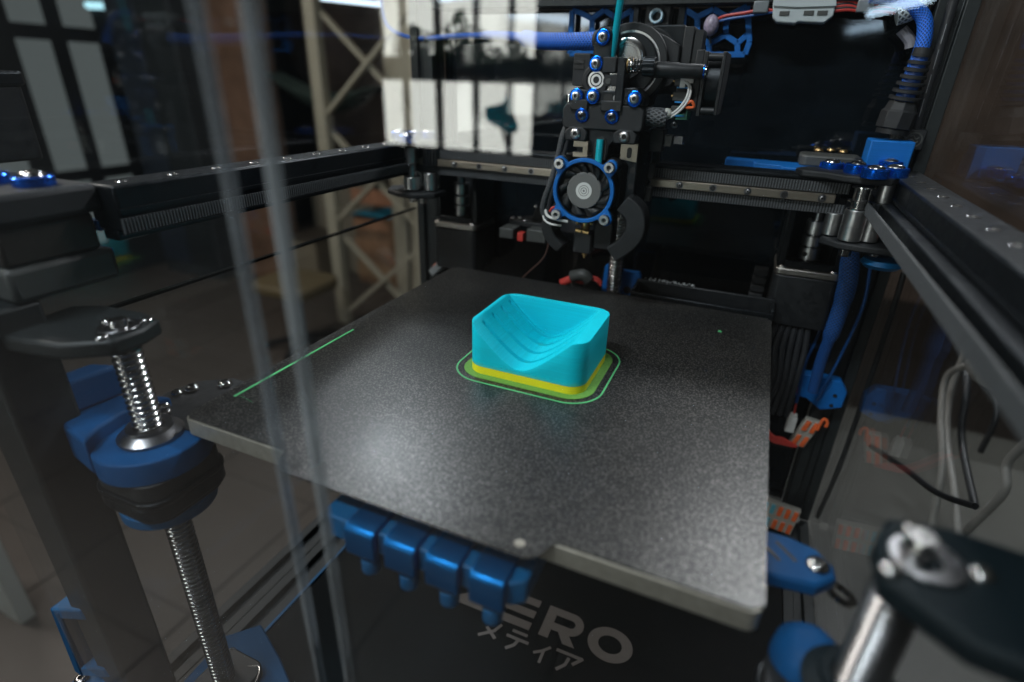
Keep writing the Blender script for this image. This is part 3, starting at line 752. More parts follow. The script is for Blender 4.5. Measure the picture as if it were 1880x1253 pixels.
def nut(x, y, s, lab, m=BLUE, m2=BLUED):
    t = thing('lift_bracket', lab, 'bracket', (x, y, -62))
    # blue disc with a raised wing running back to the frame
    g = G(); g.lathe([(15, -12), (28.5, -12), (29, -14), (29, -26), (15, -26)], (x, y, 0), n=48, closed=True)
    if s < 0: g.build('collar', m, t, bev=.8)
    wing = [(x+s*14, y+25), (x+s*30, y+20), (x+s*52, y+8), (x+s*55, y-12), (x+s*38, y-22), (x+s*12, y-27), (x+s*20, y-14), (x+s*23, y), (x+s*20, y+14)]
    if s < 0: G().prism(wing, (0, 0, -26), EX, EY, (0, 0, 22)).build('wing', m, t, bev=2, seg=3)
    if s < 0: G().prism([(x+s*40, y+16), (x+s*56, y+10), (x+s*58, y-14), (x+s*44, y-20)], (0, 0, -4), EX, EY, (0, 0, 20)).build('wing_rib', m, t, bev=2.5, seg=3)
    g = G(); g.lathe([(8.2, -5), (11.5, -5), (12, -7), (14.6, -8.6), (16.5, -10), (16.5, -11.8), (8.2, -11.8)], (x, y, 0), n=40, closed=True); g.build('nut', STLD if s < 0 else m2, t)
    for z0, z1, r in ((-36, -26, 25), (-40, -36.5, 26.5), (-49, -40.5, 26), (-52, -49.5, 24.5)):
        G().prism(rounded(x-r, x+r, y-r, y+r, 13, 6), (0, 0, z0), EX, EY, (0, 0, z1-z0)).build('housing', ANO if z0 < -36 else BLK2, t, bev=.7)
    G().lathe([(9, -62), (22, -62), (25.5, -59), (25.5, -52.2), (9, -52.2)], (x, y, 0), n=40, closed=True).build('lower_collar', m2, t, bev=.8)
    return t
nut(LX, LY, -1, 'blue bracket with dark stacked nut housing riding on the front left lead screw', BLUEM)
nut(RX, RY, 1, 'near black bracket riding on the front right lead screw, blurred at the lower right corner', DTEAL, DTEAL)
# black joint arm between left bracket and bed
t = thing('bed_arm', 'black link arm with round screws between left blue bracket and the bed corner', 'arm', (0, 20, -16))
G().prism([(-20, 1), (-45, 6), (-51, 26), (-46, 44), (-28, 58), (-8, 58), (12, 50), (30, 46), (30, 20), (2, 4)], (0, 0, -15.5), EX, EY, (0, 0, 5)).build('plate', BLK, t, bev=1.2)
for q, r in (((-37.1, 13.3, -10), 5), ((-28.8, 9.2, -10), 3.4), ((-42.3, 27.2, -10), 3.6), ((-38.6, 35.1, -10), 4.6), ((-24.9, 48.2, -10), 4.6)): screw(t, q, r=r, mat=STL)
for q in ((-20, 22, -10.6), (-6, 38, -10.6), (4, 30, -10.6)): G().cyl(q, (q[0], q[1], -10.3), 1.3).build('pin', SOCK, t)
# blue carrier at the front right
t = thing('bed_arm', 'blue slotted carrier arm with a steel screw at the right bed edge', 'arm', (318, 60, -26))
pq = [(302.1, 62.5, -12), (312.6, 62.5, -12), (323.7, 59.4, -12), (330.2, 50.9, -12), (330.6, 44.7, -12), (322.5, 36.7, -12), (314.2, 35.9, -12), (300.4, 34.4, -12), (292.1, 47.4, -12)]
G().prism([(v[0], v[1]) for v in pq], (0, 0, -19), EX, EY, (0, 0, 7)).build('plate', BLUEM, t, bev=1.5)
for p_, q_ in (((302.8, 50.6, -12), (308.3, 44.7, -12)), ((306.8, 56.1, -12), (314.9, 47.1, -12))): G().bar((p_[0], p_[1], -11.9), (q_[0], q_[1], -11.9), 1.6, .4).build('slot', SOCK, t, smooth=False)
screw(t, (323.1, 48.3, -12), r=5)
G().ring((336.7, 54.6, -30), (.3, .2, 1), 4.2, 7, 2).build('bushing', STL, t)
KX, KY = 320, 10
t = thing('adjusting_knob', 'round dark blue knob, out of focus at the bottom right', 'knob', (KX, KY, -60))
G().lathe([(1e-6, -84), (9, -84), (12, -80), (13, -74), (12, -67), (8, -62.5), (4, -61), (1e-6, -61)], (KX, KY, 48), n=36).build('body', BLUEM, t)
G().cyl((KX, KY, -60), (KX, KY, -36.5), 4).build('stem', BLK, t)

# foot of the front left screw
t = thing('foot_bracket', 'blue foot bracket holding the lower end of the front left lead screw', 'bracket', (-18, -8, -245))
G().prism([(-48, -34), (6, -36), (30, -18), (28, 10), (2, 24), (-34, 40), (-52, 20)], (0, 0, -244.5), EX, EY, (0, 0, 12)).build('base', BLUEK, t, bev=1.5)
G().prism(rounded(-36, 2, -26, 12, 9, 5), (0, 0, -232.4), EX, EY, (0, 0, 8)).build('bearing_block', BLK, t, bev=1)
for dx, dy in ((16, 10), (-14, 18), (15, -14)): screw(t, (-18+dx, -8+dy, -228), r=3.6, mat=STLD)
g = G().tube([(-8, 4, -222), (2, 6, -219), (8, -4, -220), (5, -16, -222)], .5, 6); g.build('spring_wire', STL, t)
# handle clamp at lower left outside the post
t = thing('frame_clamp', 'blue printed C-shaped clamp on the front left post, low in the frame', 'clamp', (-95, -40, -240))
for a, b in (((-98, -46, -146), (-105, -46, -214)),): G().bar(a, b, 14, 9).build('grip', BLUEK, t, bev=1.5)
G().bar((-101, -46, -150), (-74, -42, -142), 14, 9).build('arm', BLUED, t, bev=1.5)
G().bar((-107, -46, -212), (-76, -42, -200), 14, 9).build('arm', BLUED, t, bev=1.5)
G().box(-112, -36, -60, -44, -250, -222).build('hinge', BLUED, t, bev=2)
G().bar((-96, -40, -150), (-101, -40, -208), 4, 3).build('pin', STLD, t)
screw(t, (-106, -52, -221.6), r=5)

# ================================================================ GANTRY
def belt(pts, w, parent, nm='belt', pitch=2.0, nrm=(0, -1, 0), wdir=(0, 0, 1)):
    """toothed belt from a to b: a thin band with teeth on the face that looks along nrm"""
    a, b = Vector(pts[0]), Vector(pts[1]); d = (b-a).normalized(); n = Vector(nrm).normalized(); W = Vector(wdir)
    g = G(); L = (b-a).length
    def blk(s0, s1, n0, n1, h):
        vs = [a+d*s+n*q+W*ww for s in (s0, s1) for q in (n0, n1) for ww in (-h, h)]
        g.add(vs, [(0, 1, 3, 2), (4, 6, 7, 5), (0, 4, 5, 1), (2, 3, 7, 6), (0, 2, 6, 4), (1, 5, 7, 3)])
    blk(0, L, 0, .9, w/2)
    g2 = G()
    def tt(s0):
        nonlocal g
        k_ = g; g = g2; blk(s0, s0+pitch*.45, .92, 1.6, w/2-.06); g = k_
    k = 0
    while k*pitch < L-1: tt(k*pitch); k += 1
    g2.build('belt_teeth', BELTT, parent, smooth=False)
    return g.build(nm, BELT, parent, smooth=False)
t = thing('cross_gantry', 'dark cross beam with a steel linear rail and toothed belts carrying the print head', 'gantry', (150, 315, 90))
G().box(-36, 326, 311, 333, 90, 117).build('beam', ANO, t, bev=1.2)
G().box(-36, 326, 309.6, 310.9, 114.2, 116).build('beam_lip', ANO, t, bev=.3)
G().box(-34, 322, 303.6, 311, 99.2, 105.4).build('linear_rail', RAIL, t, bev=.5)
for k in range(14):
    x = -20+k*25.64
    G().ring((x, 303.7, 102.3), (0, -1, 0), 1.9, 2.9, .25, 24).build('rail_hole', STLD, t)
    if k % 2: screw(t, (x, 303.0, 102.3), (0, -1, 0), r=2.0, mat=STLD)
    else: G().cyl((x, 303.6, 102.3), (x, 303.3, 102.3), 1.95).build('hole', SOCK, t)
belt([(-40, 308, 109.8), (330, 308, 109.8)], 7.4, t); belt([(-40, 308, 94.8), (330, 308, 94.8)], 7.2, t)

def yrail(xa, xb, s, lab):
    t = thing('side_rail', lab, 'rail', ((xa+xb)/2, 200, 90))
    xi = xb if s < 0 else xa          # inner side
    G().box(xa, xb, (22 if s < 0 else -20), 382, 93, 118).build('beam', ANO, t, bev=1.5)
    G().box(*((xi+.1, xi+1.6) if s < 0 else (xi-1.6, xi-.1)), 22 if s < 0 else -20, 382, 104, 106).build('groove_lip', STLD if 0 else ANO, t, smooth=False)
    G().box(*((xi-18, xi-6) if s < 0 else (xi+6, xi+18)), 22 if s < 0 else -20, 380, 88, 93.2).build('linear_rail', ANO, t, bev=.5)
    for k in range(12):
        y = (35 if s < 0 else 0)+k*31
        G().lathe([(3.3, 0), (3.0, .35), (1.6, .5), (1.5, .1), (1e-6, .1)], ((xa+xb)/2, y, 118), n=18).build('bolt', STL, t)
    return t
t = yrail(-66, -42, -1, 'left black side rail beam with small bolts on its top face')
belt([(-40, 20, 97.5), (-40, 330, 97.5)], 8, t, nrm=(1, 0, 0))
G().bar((-40, 20, 92.6), (-40, 330, 92.6), 3, .8).build('lower_lip', ANO, t)
t = yrail(359, 384, 1, 'right grey side rail beam with shiny bolts along its top, running towards the camera')
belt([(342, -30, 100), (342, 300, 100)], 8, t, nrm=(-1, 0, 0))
G().box(350, 359, -20, 380, 96, 103).build('inner_rail', ANO, t, bev=.8)

def joint(pts_top, plates, cyls, lab, topz=119):
    t = thing('corner_joint', lab, 'joint', (plates[0][0][0][0], plates[0][0][0][1], 72))
    for pl, z0, z1 in plates: G().prism(pl, (0, 0, z0), EX, EY, (0, 0, z1-z0)).build('plate', BLK2, t, bev=1.2)
    for (x, y), z0, z1, r, kind in cyls:
        if kind == 'spacer': G().lathe([(r-.4, z0), (r, z0+.5), (r, (z0+z1)/2-.2), (r-.35, (z0+z1)/2), (r, (z0+z1)/2+.2), (r, z1-.5), (r-.4, z1)], (x, y, 0), n=32).build('spacer', ALU, t)
        elif kind == 'idler': G().lathe([(r*1.1, z0), (r*1.12, z0+1), (r*.8, z0+1.3), (r*.8, z0+5), (r*1.12, z0+5.3), (r*1.12, z0+6.3), (r*.8, z0+6.6), (r*.8, z1-1.3), (r*1.12, z1-1), (r*1.1, z1)], (x, y, 0), n=32).build('idler', STL, t)
        elif kind == 'pulley':
            g = G(); n = 36; g.prism([((r if j % 2 else r*.88)*math.cos(2*PI*j/n)+x, (r if j % 2 else r*.88)*math.sin(2*PI*j/n)+y) for j in range(n)], (0, 0, z0), EX, EY, (0, 0, z1-z0)); g.build('pulley', BLK, t)
        elif kind == 'nut': G().prism(circ(x, y, r, 6), (0, 0, z0), EX, EY, (0, 0, z1-z0)).build('nut', STL, t, bev=.4)
    for p, r in pts_top: screw(t, p, r=r, washer=6.4)
    return t
R1 = [(331, 310.1, 121), (339.7, 289.6, 121), (353.5, 304.5, 121), (357.2, 347.7, 121)]
joint([(R1[0], 5.8), (R1[1], 6), (R1[2], 6), (R1[3], 5.6)],
      [([(292, 318), (296, 306), (312, 302), (322, 293), (336, 288), (352, 292), (358, 306), (352, 326), (330, 334), (300, 332)], 116, 121),
       ([(318, 300), (330, 288), (350, 284), (372, 286), (376, 300), (366, 316), (340, 326), (322, 318)], 70, 75)],
      [((336.5, 296), 76, 98, 7.6, 'spacer'), ((336.5, 296), 98, 114, 6.4, 'idler'), ((325, 309), 76, 92, 6, 'spacer'), ((349, 300), 76, 92, 6.2, 'spacer'), ((349, 300), 93, 103, 6.2, 'pulley'), ((352, 306), 96, 116, 5, 'spacer'), ((336.5, 296), 64, 70, 4.4, 'nut'), ((355, 296), 66, 70, 3.6, 'nut')],
      'right corner joint of black plates with aluminium spacers and blue ringed screws')
t = thing('joint_tab', 'small black tab with one blue ringed screw, left of the right corner joint', 'joint', (308, 312, 117))
G().prism(rounded(296, 320, 306, 322, 5), (0, 0, 117.3), EX, EY, (0, 0, 3.5)).build('plate', BLK2, t, bev=.8)
screw(t, (316.7, 329.6, 121), r=5.8, washer=4.4)
L1 = [(-56.9, 310.3, 121), (-31.5, 285.5, 121), (-45.1, 320.7, 121), (-36.2, 328.4, 121)]
joint([(p, 6) for p in L1],
      [([(-52, 330), (-58, 300), (-50, 288), (-30, 292), (-18, 300), (-14, 322), (-20, 334), (-34, 338)], 116, 121),
       ([(-72, 312), (-64, 294), (-46, 284), (-28, 284), (-12, 296), (-12, 318), (-34, 328), (-60, 326)], 70, 75)],
      [((-39, 300), 76, 88, 8, 'spacer'), ((-39, 300), 88, 101, 7, 'idler'), ((-39, 300), 101, 115, 7, 'spacer'), ((-22, 306), 76, 92, 6.5, 'spacer'), ((-20, 306), 100, 115, 8.5, 'pulley'), ((-39, 300), 64, 70, 4.4, 'nut'), ((-26, 298), 64, 70, 4, 'nut')],
      'left corner joint of black plates with steel idlers and blue ringed screws')

# motor corner, blurred at the far left
t = thing('motor_mount', 'blurred dark motor mount block at the left end of the left rail', 'motor mount', (-90, 0, 68))
G().box(-217, -54, -30, 22, 104, 119).build('top_plate', BLK2, t, bev=3)
G().box(-108, -58, -28, 18, 84, 103.8).build('spacer_block', M('dark brown tinted block', (.02, .014, .010), .5), t, bev=2)
G().box(-110, -56, -30, 23, 66, 83.8).build('lower_plate', GRYP, t, bev=3)
G().box(-80, -62, 21, 24, 92, 98).build('shim', BLUE, t, bev=.6); G().box(-78, -61, 22.5, 25, 77, 82).build('shim', BLUE, t, bev=.6)
G().box(-100, -79, -45, -31, 56, 84).build('shim', BLUED, t, bev=1)
for x, y in ((-71, 2), (-95, -6)): screw(t, (x, y, 119), r=6.4, washer=4.8)
t = thing('stepper_motor', 'black stepper motor standing on the mount at the far left edge', 'motor', (-189, 34, 119))
G().prism(rounded(-215, -163, 8, 60, 6), (0, 0, 119), EX, EY, (0, 0, 44)).build('body', BLK, t, bev=1.5)
G().prism(rounded(-217, -161, 6, 62, 6), (0, 0, 163), EX, EY, (0, 0, 8)).build('cap', ANO, t, bev=1.5)
G().cyl((-189, 34, 171), (-189, 34, 182), 9).build('shaft', BLK, t)

# ================================================================ PRINT HEAD
t = thing('print_head', 'black direct drive print head with a blue ringed fan and blue ringed screws', 'print head', (150, 275, 42))
T = t
def P(poly, y0, y1, nm, mat, bev=.6, par=None): return G().prism(poly, (0, y0, 0), EX, EZ, (0, y1-y0, 0)).build(nm, mat, par or T, bev=bev)
# carriage and lower structure
P(rounded(128, 186, 88, 142, 5), 288, 303, 'carriage', ANO)
G().box(182, 190, 297, 305, 106, 118).build('slide_end', GRYP, t, bev=.6); G().box(182, 190, 297, 305, 88, 100).build('slide_end', GRYP, t, bev=.6)
P([(124, 146), (126, 143), (183, 143), (184.5, 146), (184.5, 157), (181, 160.5), (127, 160.5), (124, 157)], 258, 300, 'mount_block', BLK2, 1)
for x0, x1 in ((130, 143.5), (153, 168.5)): G().box(x0, x1, 255.6, 280, 156, 163.4).build('mount_lug', BLK, t, bev=.8)
P([(138, 143), (169, 143), (166, 138), (160.6, 132), (160.4, 124), (147.6, 124), (147.4, 132), (143, 138)], 262, 285, 'heat_break_plate', ANO, .8)
P(circ(154.3, 133.6, 4.6, 14, 0, 180)+[(149.7, 122), (158.9, 122)], 261, 262.2, 'slot', SOCK, 0)
G().cyl((154.3, 259.5, 118), (154.3, 259.5, 136.5), 2.7).build('filament', TEAL, t)
for x, s in ((135.4, -1), (172.5, 1)):
    P([(x-8, 134.5), (x+8, 134.5), (x+9, 141), (x+5, 144.5), (x-5, 144.5), (x-9, 141)], 257.5, 270, 'ear', BLK2, 1)
    screw(t, (x, 257.4, 139.6), (0, -1, 0), r=4.1, mat=ALU, cap=False)
# slotted sheet metal brackets
P([(131.5, 134), (143.5, 134), (143.5, 122), (131.5, 122), (131.5, 125.5), (139.3, 125.5), (139.3, 129.5), (131.5, 129.5)], 266, 268, 'slotted_bracket', RAIL, .3)
g = [(168, 134.5), (181.5, 134.5), (181.5, 84), (177.5, 78.5), (175, 78.5), (175, 118), (172, 120), (168, 122)]
P(g, 270, 272, 'slotted_bracket', ANO, .3)
P([(168, 134), (181, 134), (181, 121), (168, 122.5)], 269.2, 269.9, 'bracket_face', RAIL, .2)
P(rounded(173.2, 176.6, 123.6, 131.4, 1.6), 268.6, 269.3, 'slot', SOCK, 0)
for z in (115, 103, 91): G().cyl((178.6, 270.1, z), (178.6, 269.7, z), 2.2).build('hole', SOCK, t)
# fan: housing, blue ring with ears, blades, hub
fx, fz = 145.2, 98.4
P([(fx-25.5, fz-19), (fx-19, fz-25.5), (fx+19, fz-25.5), (fx+25.5, fz-19), (fx+25.5, fz+19), (fx+19, fz+25.5), (fx-19, fz+25.5), (fx-25.5, fz+19)], 270.5, 290, 'fan_housing', BLK2, 1.2)
for sx in (-1, 1):
    for sz in (-1, 1): P(circ(fx+sx*19.6, fz+sz*19.4, 5.6, 16), 259, 270.4, 'fan_corner', BLK, .4)
G().ring((fx, 258.6, fz), EY, 21.2, 24.6, 12, 56).build('fan_frame', BLK, t)
f = G()
n = 96; vs = []; fs = []
def rad(a):
    r = 24.4
    for sx in (-1, 1):
        for sz in (-1, 1):
            cx, cz = sx*19.6, sz*19.4; dx, dz = math.cos(a), math.sin(a); b = dx*cx+dz*cz; c = cx*cx+cz*cz-5.4**2; D = b*b-c
            if D > 0 and b > 0: r = max(r, b+math.sqrt(D))
    return r
for y in (255.0, 258.5):
    for k in range(n): a = 2*PI*k/n; vs.append((fx+21.4*math.cos(a), y, fz+21.4*math.sin(a)))
    for k in range(n): a = 2*PI*k/n; r = rad(a); vs.append((fx+r*math.cos(a), y, fz+r*math.sin(a)))
for k in range(n):
    l = (k+1) % n
    fs += [(k, l, n+l, n+k), (2*n+k, 3*n+k, 3*n+l, 2*n+l), (n+k, n+l, 3*n+l, 3*n+k), (k, 2*n+k, 2*n+l, l)]
f.add(vs, fs).build('fan_ring', BLUE, t, bev=.5)
for sx in (-1, 1):
    for sz in (-1, 1): screw(t, (fx+sx*19.6, 254.9, fz+sz*19.4), (0, -1, 0), r=4.0, mat=ALU, cap=True)
G().cyl((fx, 270, fz), (fx, 262, fz), 21).build('fan_well', SOCK, t)
hub = G().lathe([(13.8, 0), (13.8, 3.4), (13.2, 4.0), (1e-6, 4.0)], (fx, 262, fz), (0, -1, 0), 48).build('fan_hub', FANR, t)
for r0, r1, m_ in ((4.2, 6.4, FANS), (2.6, 3.7, FANS), (.9, 2.0, FANS)): G().ring((fx, 257.95, fz), (0, -1, 0), r0, r1, .2, 40).build('hub_ring', m_, t)
for k in range(9):
    a = 2*PI*k/9; g = G(); vs = []
    for i in range(5):
        r = 13.6+i*1.75; aa = a+i*.07
        for o_, y in ((0, 258.4), (.42, 261.8)): vs.append((fx+r*math.cos(aa+o_), y, fz+r*math.sin(aa+o_)))
    g.add(vs, [(2*i, 2*i+1, 2*i+3, 2*i+2) for i in range(4)]); b_ = g.build('fan_blade', BLK, t); sd = b_.modifiers.new('s', 'SOLIDIFY'); sd.thickness = .7*U
# extruder front
P(rounded(128, 141, 172, 193.5, 1.5), 263, 300, 'side_block', BLK2, .8)
for z in (188, 184.5): G().box(129, 136.5, 262.3, 263.2, z-1.1, z+1.1).build('vent_slot', SOCK, t, smooth=False)
P([(142.4, 206), (146, 210.6), (154, 210.8), (158, 206.5), (158, 190), (162, 178), (166, 172), (166, 160.4), (128, 160.4), (128, 170), (140, 173), (138, 182), (141, 190)], 266, 300, 'extruder_body', ANO, 1)
P(circ(150, 203.2, 6.6, 14, 0, 180)+[(143.4, 190), (156.6, 190)], 259, 266, 'link', ANO, .6)
P(circ(166, 165, 4.6, 12, -90, 90)+circ(134.2, 165.3, 4.8, 12, 90, 270), 257.8, 266, 'lower_arm', ANO, .7)
P(rounded(154.5, 160.5, 162.6, 167.4, 1.6), 257.3, 257.9, 'slot', SOCK, 0)
P(rounded(151.4, 161.6, 181, 191, 1), 256.5, 268, 'filament_guide', BLK2, .7)
P([(162.6, 162), (168.4, 162), (168.4, 187), (166, 191), (162.6, 191)], 256, 288, 'tension_lever', ANO, .6)
P(circ(157, 175.8, 3.9, 12, 110, 250)+[(165, 173.2), (165, 180.5)], 256.4, 258.6, 'gear_arm', BLK2, .4)
g = G(); n = 44; g.prism([((7.7 if j % 2 else 6.8)*math.cos(2*PI*j/n)+157.4, (7.7 if j % 2 else 6.8)*math.sin(2*PI*j/n)+176) for j in range(n)], (0, 259, 0), EX, EZ, (0, 5, 0)); g.build('drive_gear', STL, t)
G().cyl((157, 256.3, 175.8), (157, 255.6, 175.8), 1.9).build('pin', GRYP, t); G().cyl((163.6, 257.6, 165), (163.6, 257, 165), 2.3).build('pin', STLD, t)
G().lathe([(10.4, 0), (10.4, 5), (9.4, 6.2), (7.2, 6.4), (7.0, 5.2), (1e-6, 5.2)], (147.5, 264, 176.4), (0, -1, 0), 40).build('idler_wheel', BLK2, t)
G().ring((147.5, 258.8, 176.4), (0, -1, 0), 4.6, 5.9, .5, 36).build('bearing_ring', ALU, t); G().ring((147.5, 258.8, 176.4), (0, -1, 0), 2.3, 3.7, .6, 32).build('bearing_ring', ALU, t)
for x, z, y in ((150, 203.2, 259), (146.9, 186.6, 258), (134.2, 165.3, 257.7), (146.5, 165.7, 257.7), (176.9, 165, 257.7)): screw(t, (x, y, z), (0, -1, 0), r=3.55, washer=2.0, mat=ALU)
for x in (139.4, 161.8): screw(t, (x, 258.6, 153), (0, -1, -.25), r=3.5, washer=2.6, mat=STLD)
for x in (127.5, 173): G().cyl((x, 262, 160.5), (x, 262, 166.5-(x > 130)*1.5), 2.7).build('steel_post', STL, t, bev=.4)
P([(167.4, 160.5), (183, 160.5), (183, 166), (178, 172), (168.6, 172)], 258, 280, 'hinge_block', ANO, .8)
# spring and knurled knob
sp = [(168.4+10.6*i/60, 262+4.0*math.cos(2*PI*5*i/60), 186+4.0*math.sin(2*PI*5*i/60)) for i in range(61)]
G().tube(sp, .62, 6, 1).build('spring', STL, t)
G().cyl((166, 262, 186), (184, 262, 186), 2).build('spring_bolt', STLD, t)
G().lathe([(4.9, 0), (5.2, 1)], (168.5, 262, 186), (1, 0, 0)).build('spring_cup', BRS, t)
g = G(); n = 36; g.prism([((6.4 if j % 4 < 2 else 5.7)*math.cos(2*PI*j/n)+262, (6.4 if j % 4 < 2 else 5.7)*math.sin(2*PI*j/n)+185.6) for j in range(n)], (179.4, 0, 0), EY, EZ, (8.4, 0, 0)); g.build('thumb_nut', ANO, t, bev=.3)
# round reduction gear housing and motor
gx, gz = 166, 187
P(circ(gx, gz, 27, 40), 277, 283, 'gear_housing', BLK2, .8)
G().ring((gx, 276.9, gz), (0, -1, 0), 20.6, 22, .6, 56).build('housing_rim', ALU, t)
P(circ(gx, gz, 20.4, 40), 273, 277, 'gear_disc', ANO, .5)
G().lathe([(13.2, 0), (13.2, 1.6), (11.4, 2.4), (9.6, 2.4), (9.2, 1.2), (8.2, 1.2), (7.8, 2.2), (1e-6, 2.2)], (gx-1, 273, gz+4), (0, -1, 0), 48).build('pinion_face', STL, t)
P([(150, 212), (158, 214), (170, 213), (188, 206), (199, 200), (200, 180), (196, 174), (186, 170), (184, 160), (170, 158), (178, 178), (188, 188), (176, 204), (160, 208)], 284, 296, 'motor_plate', BLK2, 1)
G().cyl((gx+8, 296, gz+2), (gx+8, 318, gz+2), 24, n=40).build('motor_body', BLK, t, bev=1)
P(rounded(176, 200, 168, 214, 3), 297, 316, 'motor_cap', ANO, 1)
P([(200, 212), (207, 212), (207, 168), (200, 168)], 288, 312, 'heat_sink', BLK2, .7)
for k in range(7): G().box(207, 213, 290+k*3.2, 291.4+k*3.2, 172, 210).build('fin', BLK, t, smooth=False)
# long rod with a shiny tip
G().lathe([(5.2, 0), (5.2, 18), (4.6, 20), (4.8, 34), (3.8, 36)], (184, 268, 184), (1, 0, -.02), 24).build('rod', BLK, t)
G().lathe([(3.4, 0), (3.4, 1.4), (1.8, 2.2), (1e-6, 2.2)], (220, 268, 183.4), (1, 0, 0), 20).build('rod_screw', STL, t); G().ring((219.6, 268, 183.4), EX, 3.4, 4.4, .8).build('rod_washer', BANO, t)
# electronics stack
for z in (178, 168.5, 159.5):
    G().box(200, 211, 276, 296, z-4, z+1.5).build('connector', GRYP, t, bev=.3)
    for k in range(4): G().box(198.4, 200, 278+k*4, 279.2+k*4, z-1.4, z-.4).build('pin', BRS, t, smooth=False)
    G().box(202, 210, 275, 276, z-5.4, z-4.4).build('blue_wire', M('bright blue wire', (.01, .2, .5), .4), t, smooth=False)
G().box(207, 213, 274, 280, 176, 179).build('plug', WHT, t, bev=.3); G().box(204, 207.8, 274.2, 280, 173, 179.8).build('plug', WHT, t, bev=.3)
G().box(204, 212, 276, 296, 152, 161).build('circuit_board', PCB, t, bev=.2)
G().tube([(210, 272, 162), (214, 271, 164.6), (216, 272, 161), (211, 272, 160.4), (209, 273, 162)], 1.0, 8).build('orange_wire', ORG, t)
G().tube([(207, 274, 177), (210.6, 272, 174), (210, 271, 166), (204.5, 270, 158), (196, 270, 152.6), (192, 272, 152)], .8, 8).build('white_wire', WHT, t)
G().tube([(208.4, 274, 177), (212, 272.6, 173), (211.6, 271, 165), (206, 270, 157), (197, 270, 151.4), (192, 272, 151)], .8, 8).build('white_wire', WHT, t)
G().tube([(180, 274, 152), (186, 272, 153.4), (194, 271, 153.2), (199, 271, 152.8)], [5.4, 6.4, 6.6, 6.2], 18, 5).build('braided_sleeve', SLVK, t)
G().ball((198, 270.6, 155.6), 4.4, 14, .9).build('glue_blob', M('hot glue', (.5, .5, .46), .35, sss=.3), t)
# side fan seen edge on
G().box(217.6, 220.6, 274, 314, 155, 196).build('side_fan_frame', BLK, t, bev=.6)
G().box(229.6, 232.2, 274, 314, 156, 196).build('side_fan_frame', BLK, t, bev=.6)
G().cyl((220.6, 294, 175.5), (229.6, 294, 175.5), 18, n=40).build('side_fan_drum', ANO, t)
for y, z in ((277, 158.6), (277, 192.6), (311, 158.6), (311, 192.6)): G().cyl((220, y, z), (230, y, z), 2.6).build('corner_post', BLK, t)
G().box(212, 217.5, 276, 300, 158, 197).build('side_bracket', BLK2, t, bev=.8)
# odds and ends under the electronics
G().box(186, 196, 285, 300, 128, 144).build('lower_bracket', BLK2, t, bev=.6); G().box(196, 202, 288, 300, 132, 140).build('connector', GRYP, t, bev=.4)
G().box(203, 210, 290, 298, 134, 140).build('steel_tab', STLD, t, bev=.4); screw(t, (203, 284, 148), (0, -1, 0), r=2.6, mat=STLD)
G().box(187, 193, 300, 306, 118, 150).build('endstop_arm', BLK, t, bev=.6)
# part cooling ducts, heater block, nozzle
def horn(pts, ws, th, nm):
    """flat curved duct: a swept rounded slab"""
    P_ = [Vector(p) for p in pts]; Q = []
    for i in range(len(P_)-1):
        a = P_[max(i-1, 0)]; b = P_[i]; c = P_[i+1]; d = P_[min(i+2, len(P_)-1)]
        for k in range(6): s_ = k/6; Q.append((.5*((2*b)+(c-a)*s_+(2*a-5*b+4*c-d)*s_*s_+(3*b-a-3*c+d)*s_**3), ws[i]+(ws[i+1]-ws[i])*s_))
    Q.append((P_[-1], ws[-1])); vs = []; fs = []
    for i, (q, w_) in enumerate(Q):
        d = (Q[min(i+1, len(Q)-1)][0]-Q[max(i-1, 0)][0]).normalized(); nn = Vector((0, 1, 0)).cross(d).normalized()
        for a, b in ((-1, -1), (1, -1), (1, 1), (-1, 1)): vs.append(q+nn*w_/2*a+Vector((0, 1, 0))*th/2*b)
    for i in range(len(Q)-1):
        for k in range(4): fs.append((4*i+k, 4*i+(k+1) % 4, 4*i+4+(k+1) % 4, 4*i+4+k))
    fs += [(3, 2, 1, 0), tuple(4*(len(Q)-1)+k for k in range(4))]
    return G().add(vs, fs).build(nm, BLK2, t, bev=1.6, seg=3, angle=45)
horn([(176, 268, 92), (186, 268, 84), (188, 268, 71), (182, 269, 60), (171, 270, 50)], [14, 15, 15, 14, 13], 20, 'cooling_duct')
horn([(126, 268, 84), (119, 268, 76), (116, 268, 66), (120, 269, 56), (128, 270, 49)], [10, 10, 10, 9, 8.5], 18, 'cooling_duct')
G().box(136.5, 152, 268, 284, 45.6, 63).build('heater_block', BLK, t, bev=1.2)
G().cyl((144, 276, 62), (144, 276, 73), 3.6).build('heat_break', BRS, t)
G().cyl((138.6, 267, 65), (143.6, 267, 64.6), 1.8).build('heater_pin', BRS, t); G().cyl((145, 267, 64.6), (149.6, 267, 64.2), 1.8).build('heater_pin', BRS, t)
for x, z in ((139.5, 70.6), (151, 71.6)): G().ball((x, 268, z), 1.6, 10).build('solder_dot', BRS, t)
G().box(152, 168, 272, 288, 50, 76).build('duct_body', BLK2, t, bev=1.5)
G().lathe([(3.4, 6), (2.2, 3), (.8, 0), (1e-6, 0)][::-1], (145, 276, 39.8), (0, 0, 1), 16).build('nozzle', BRS, t)
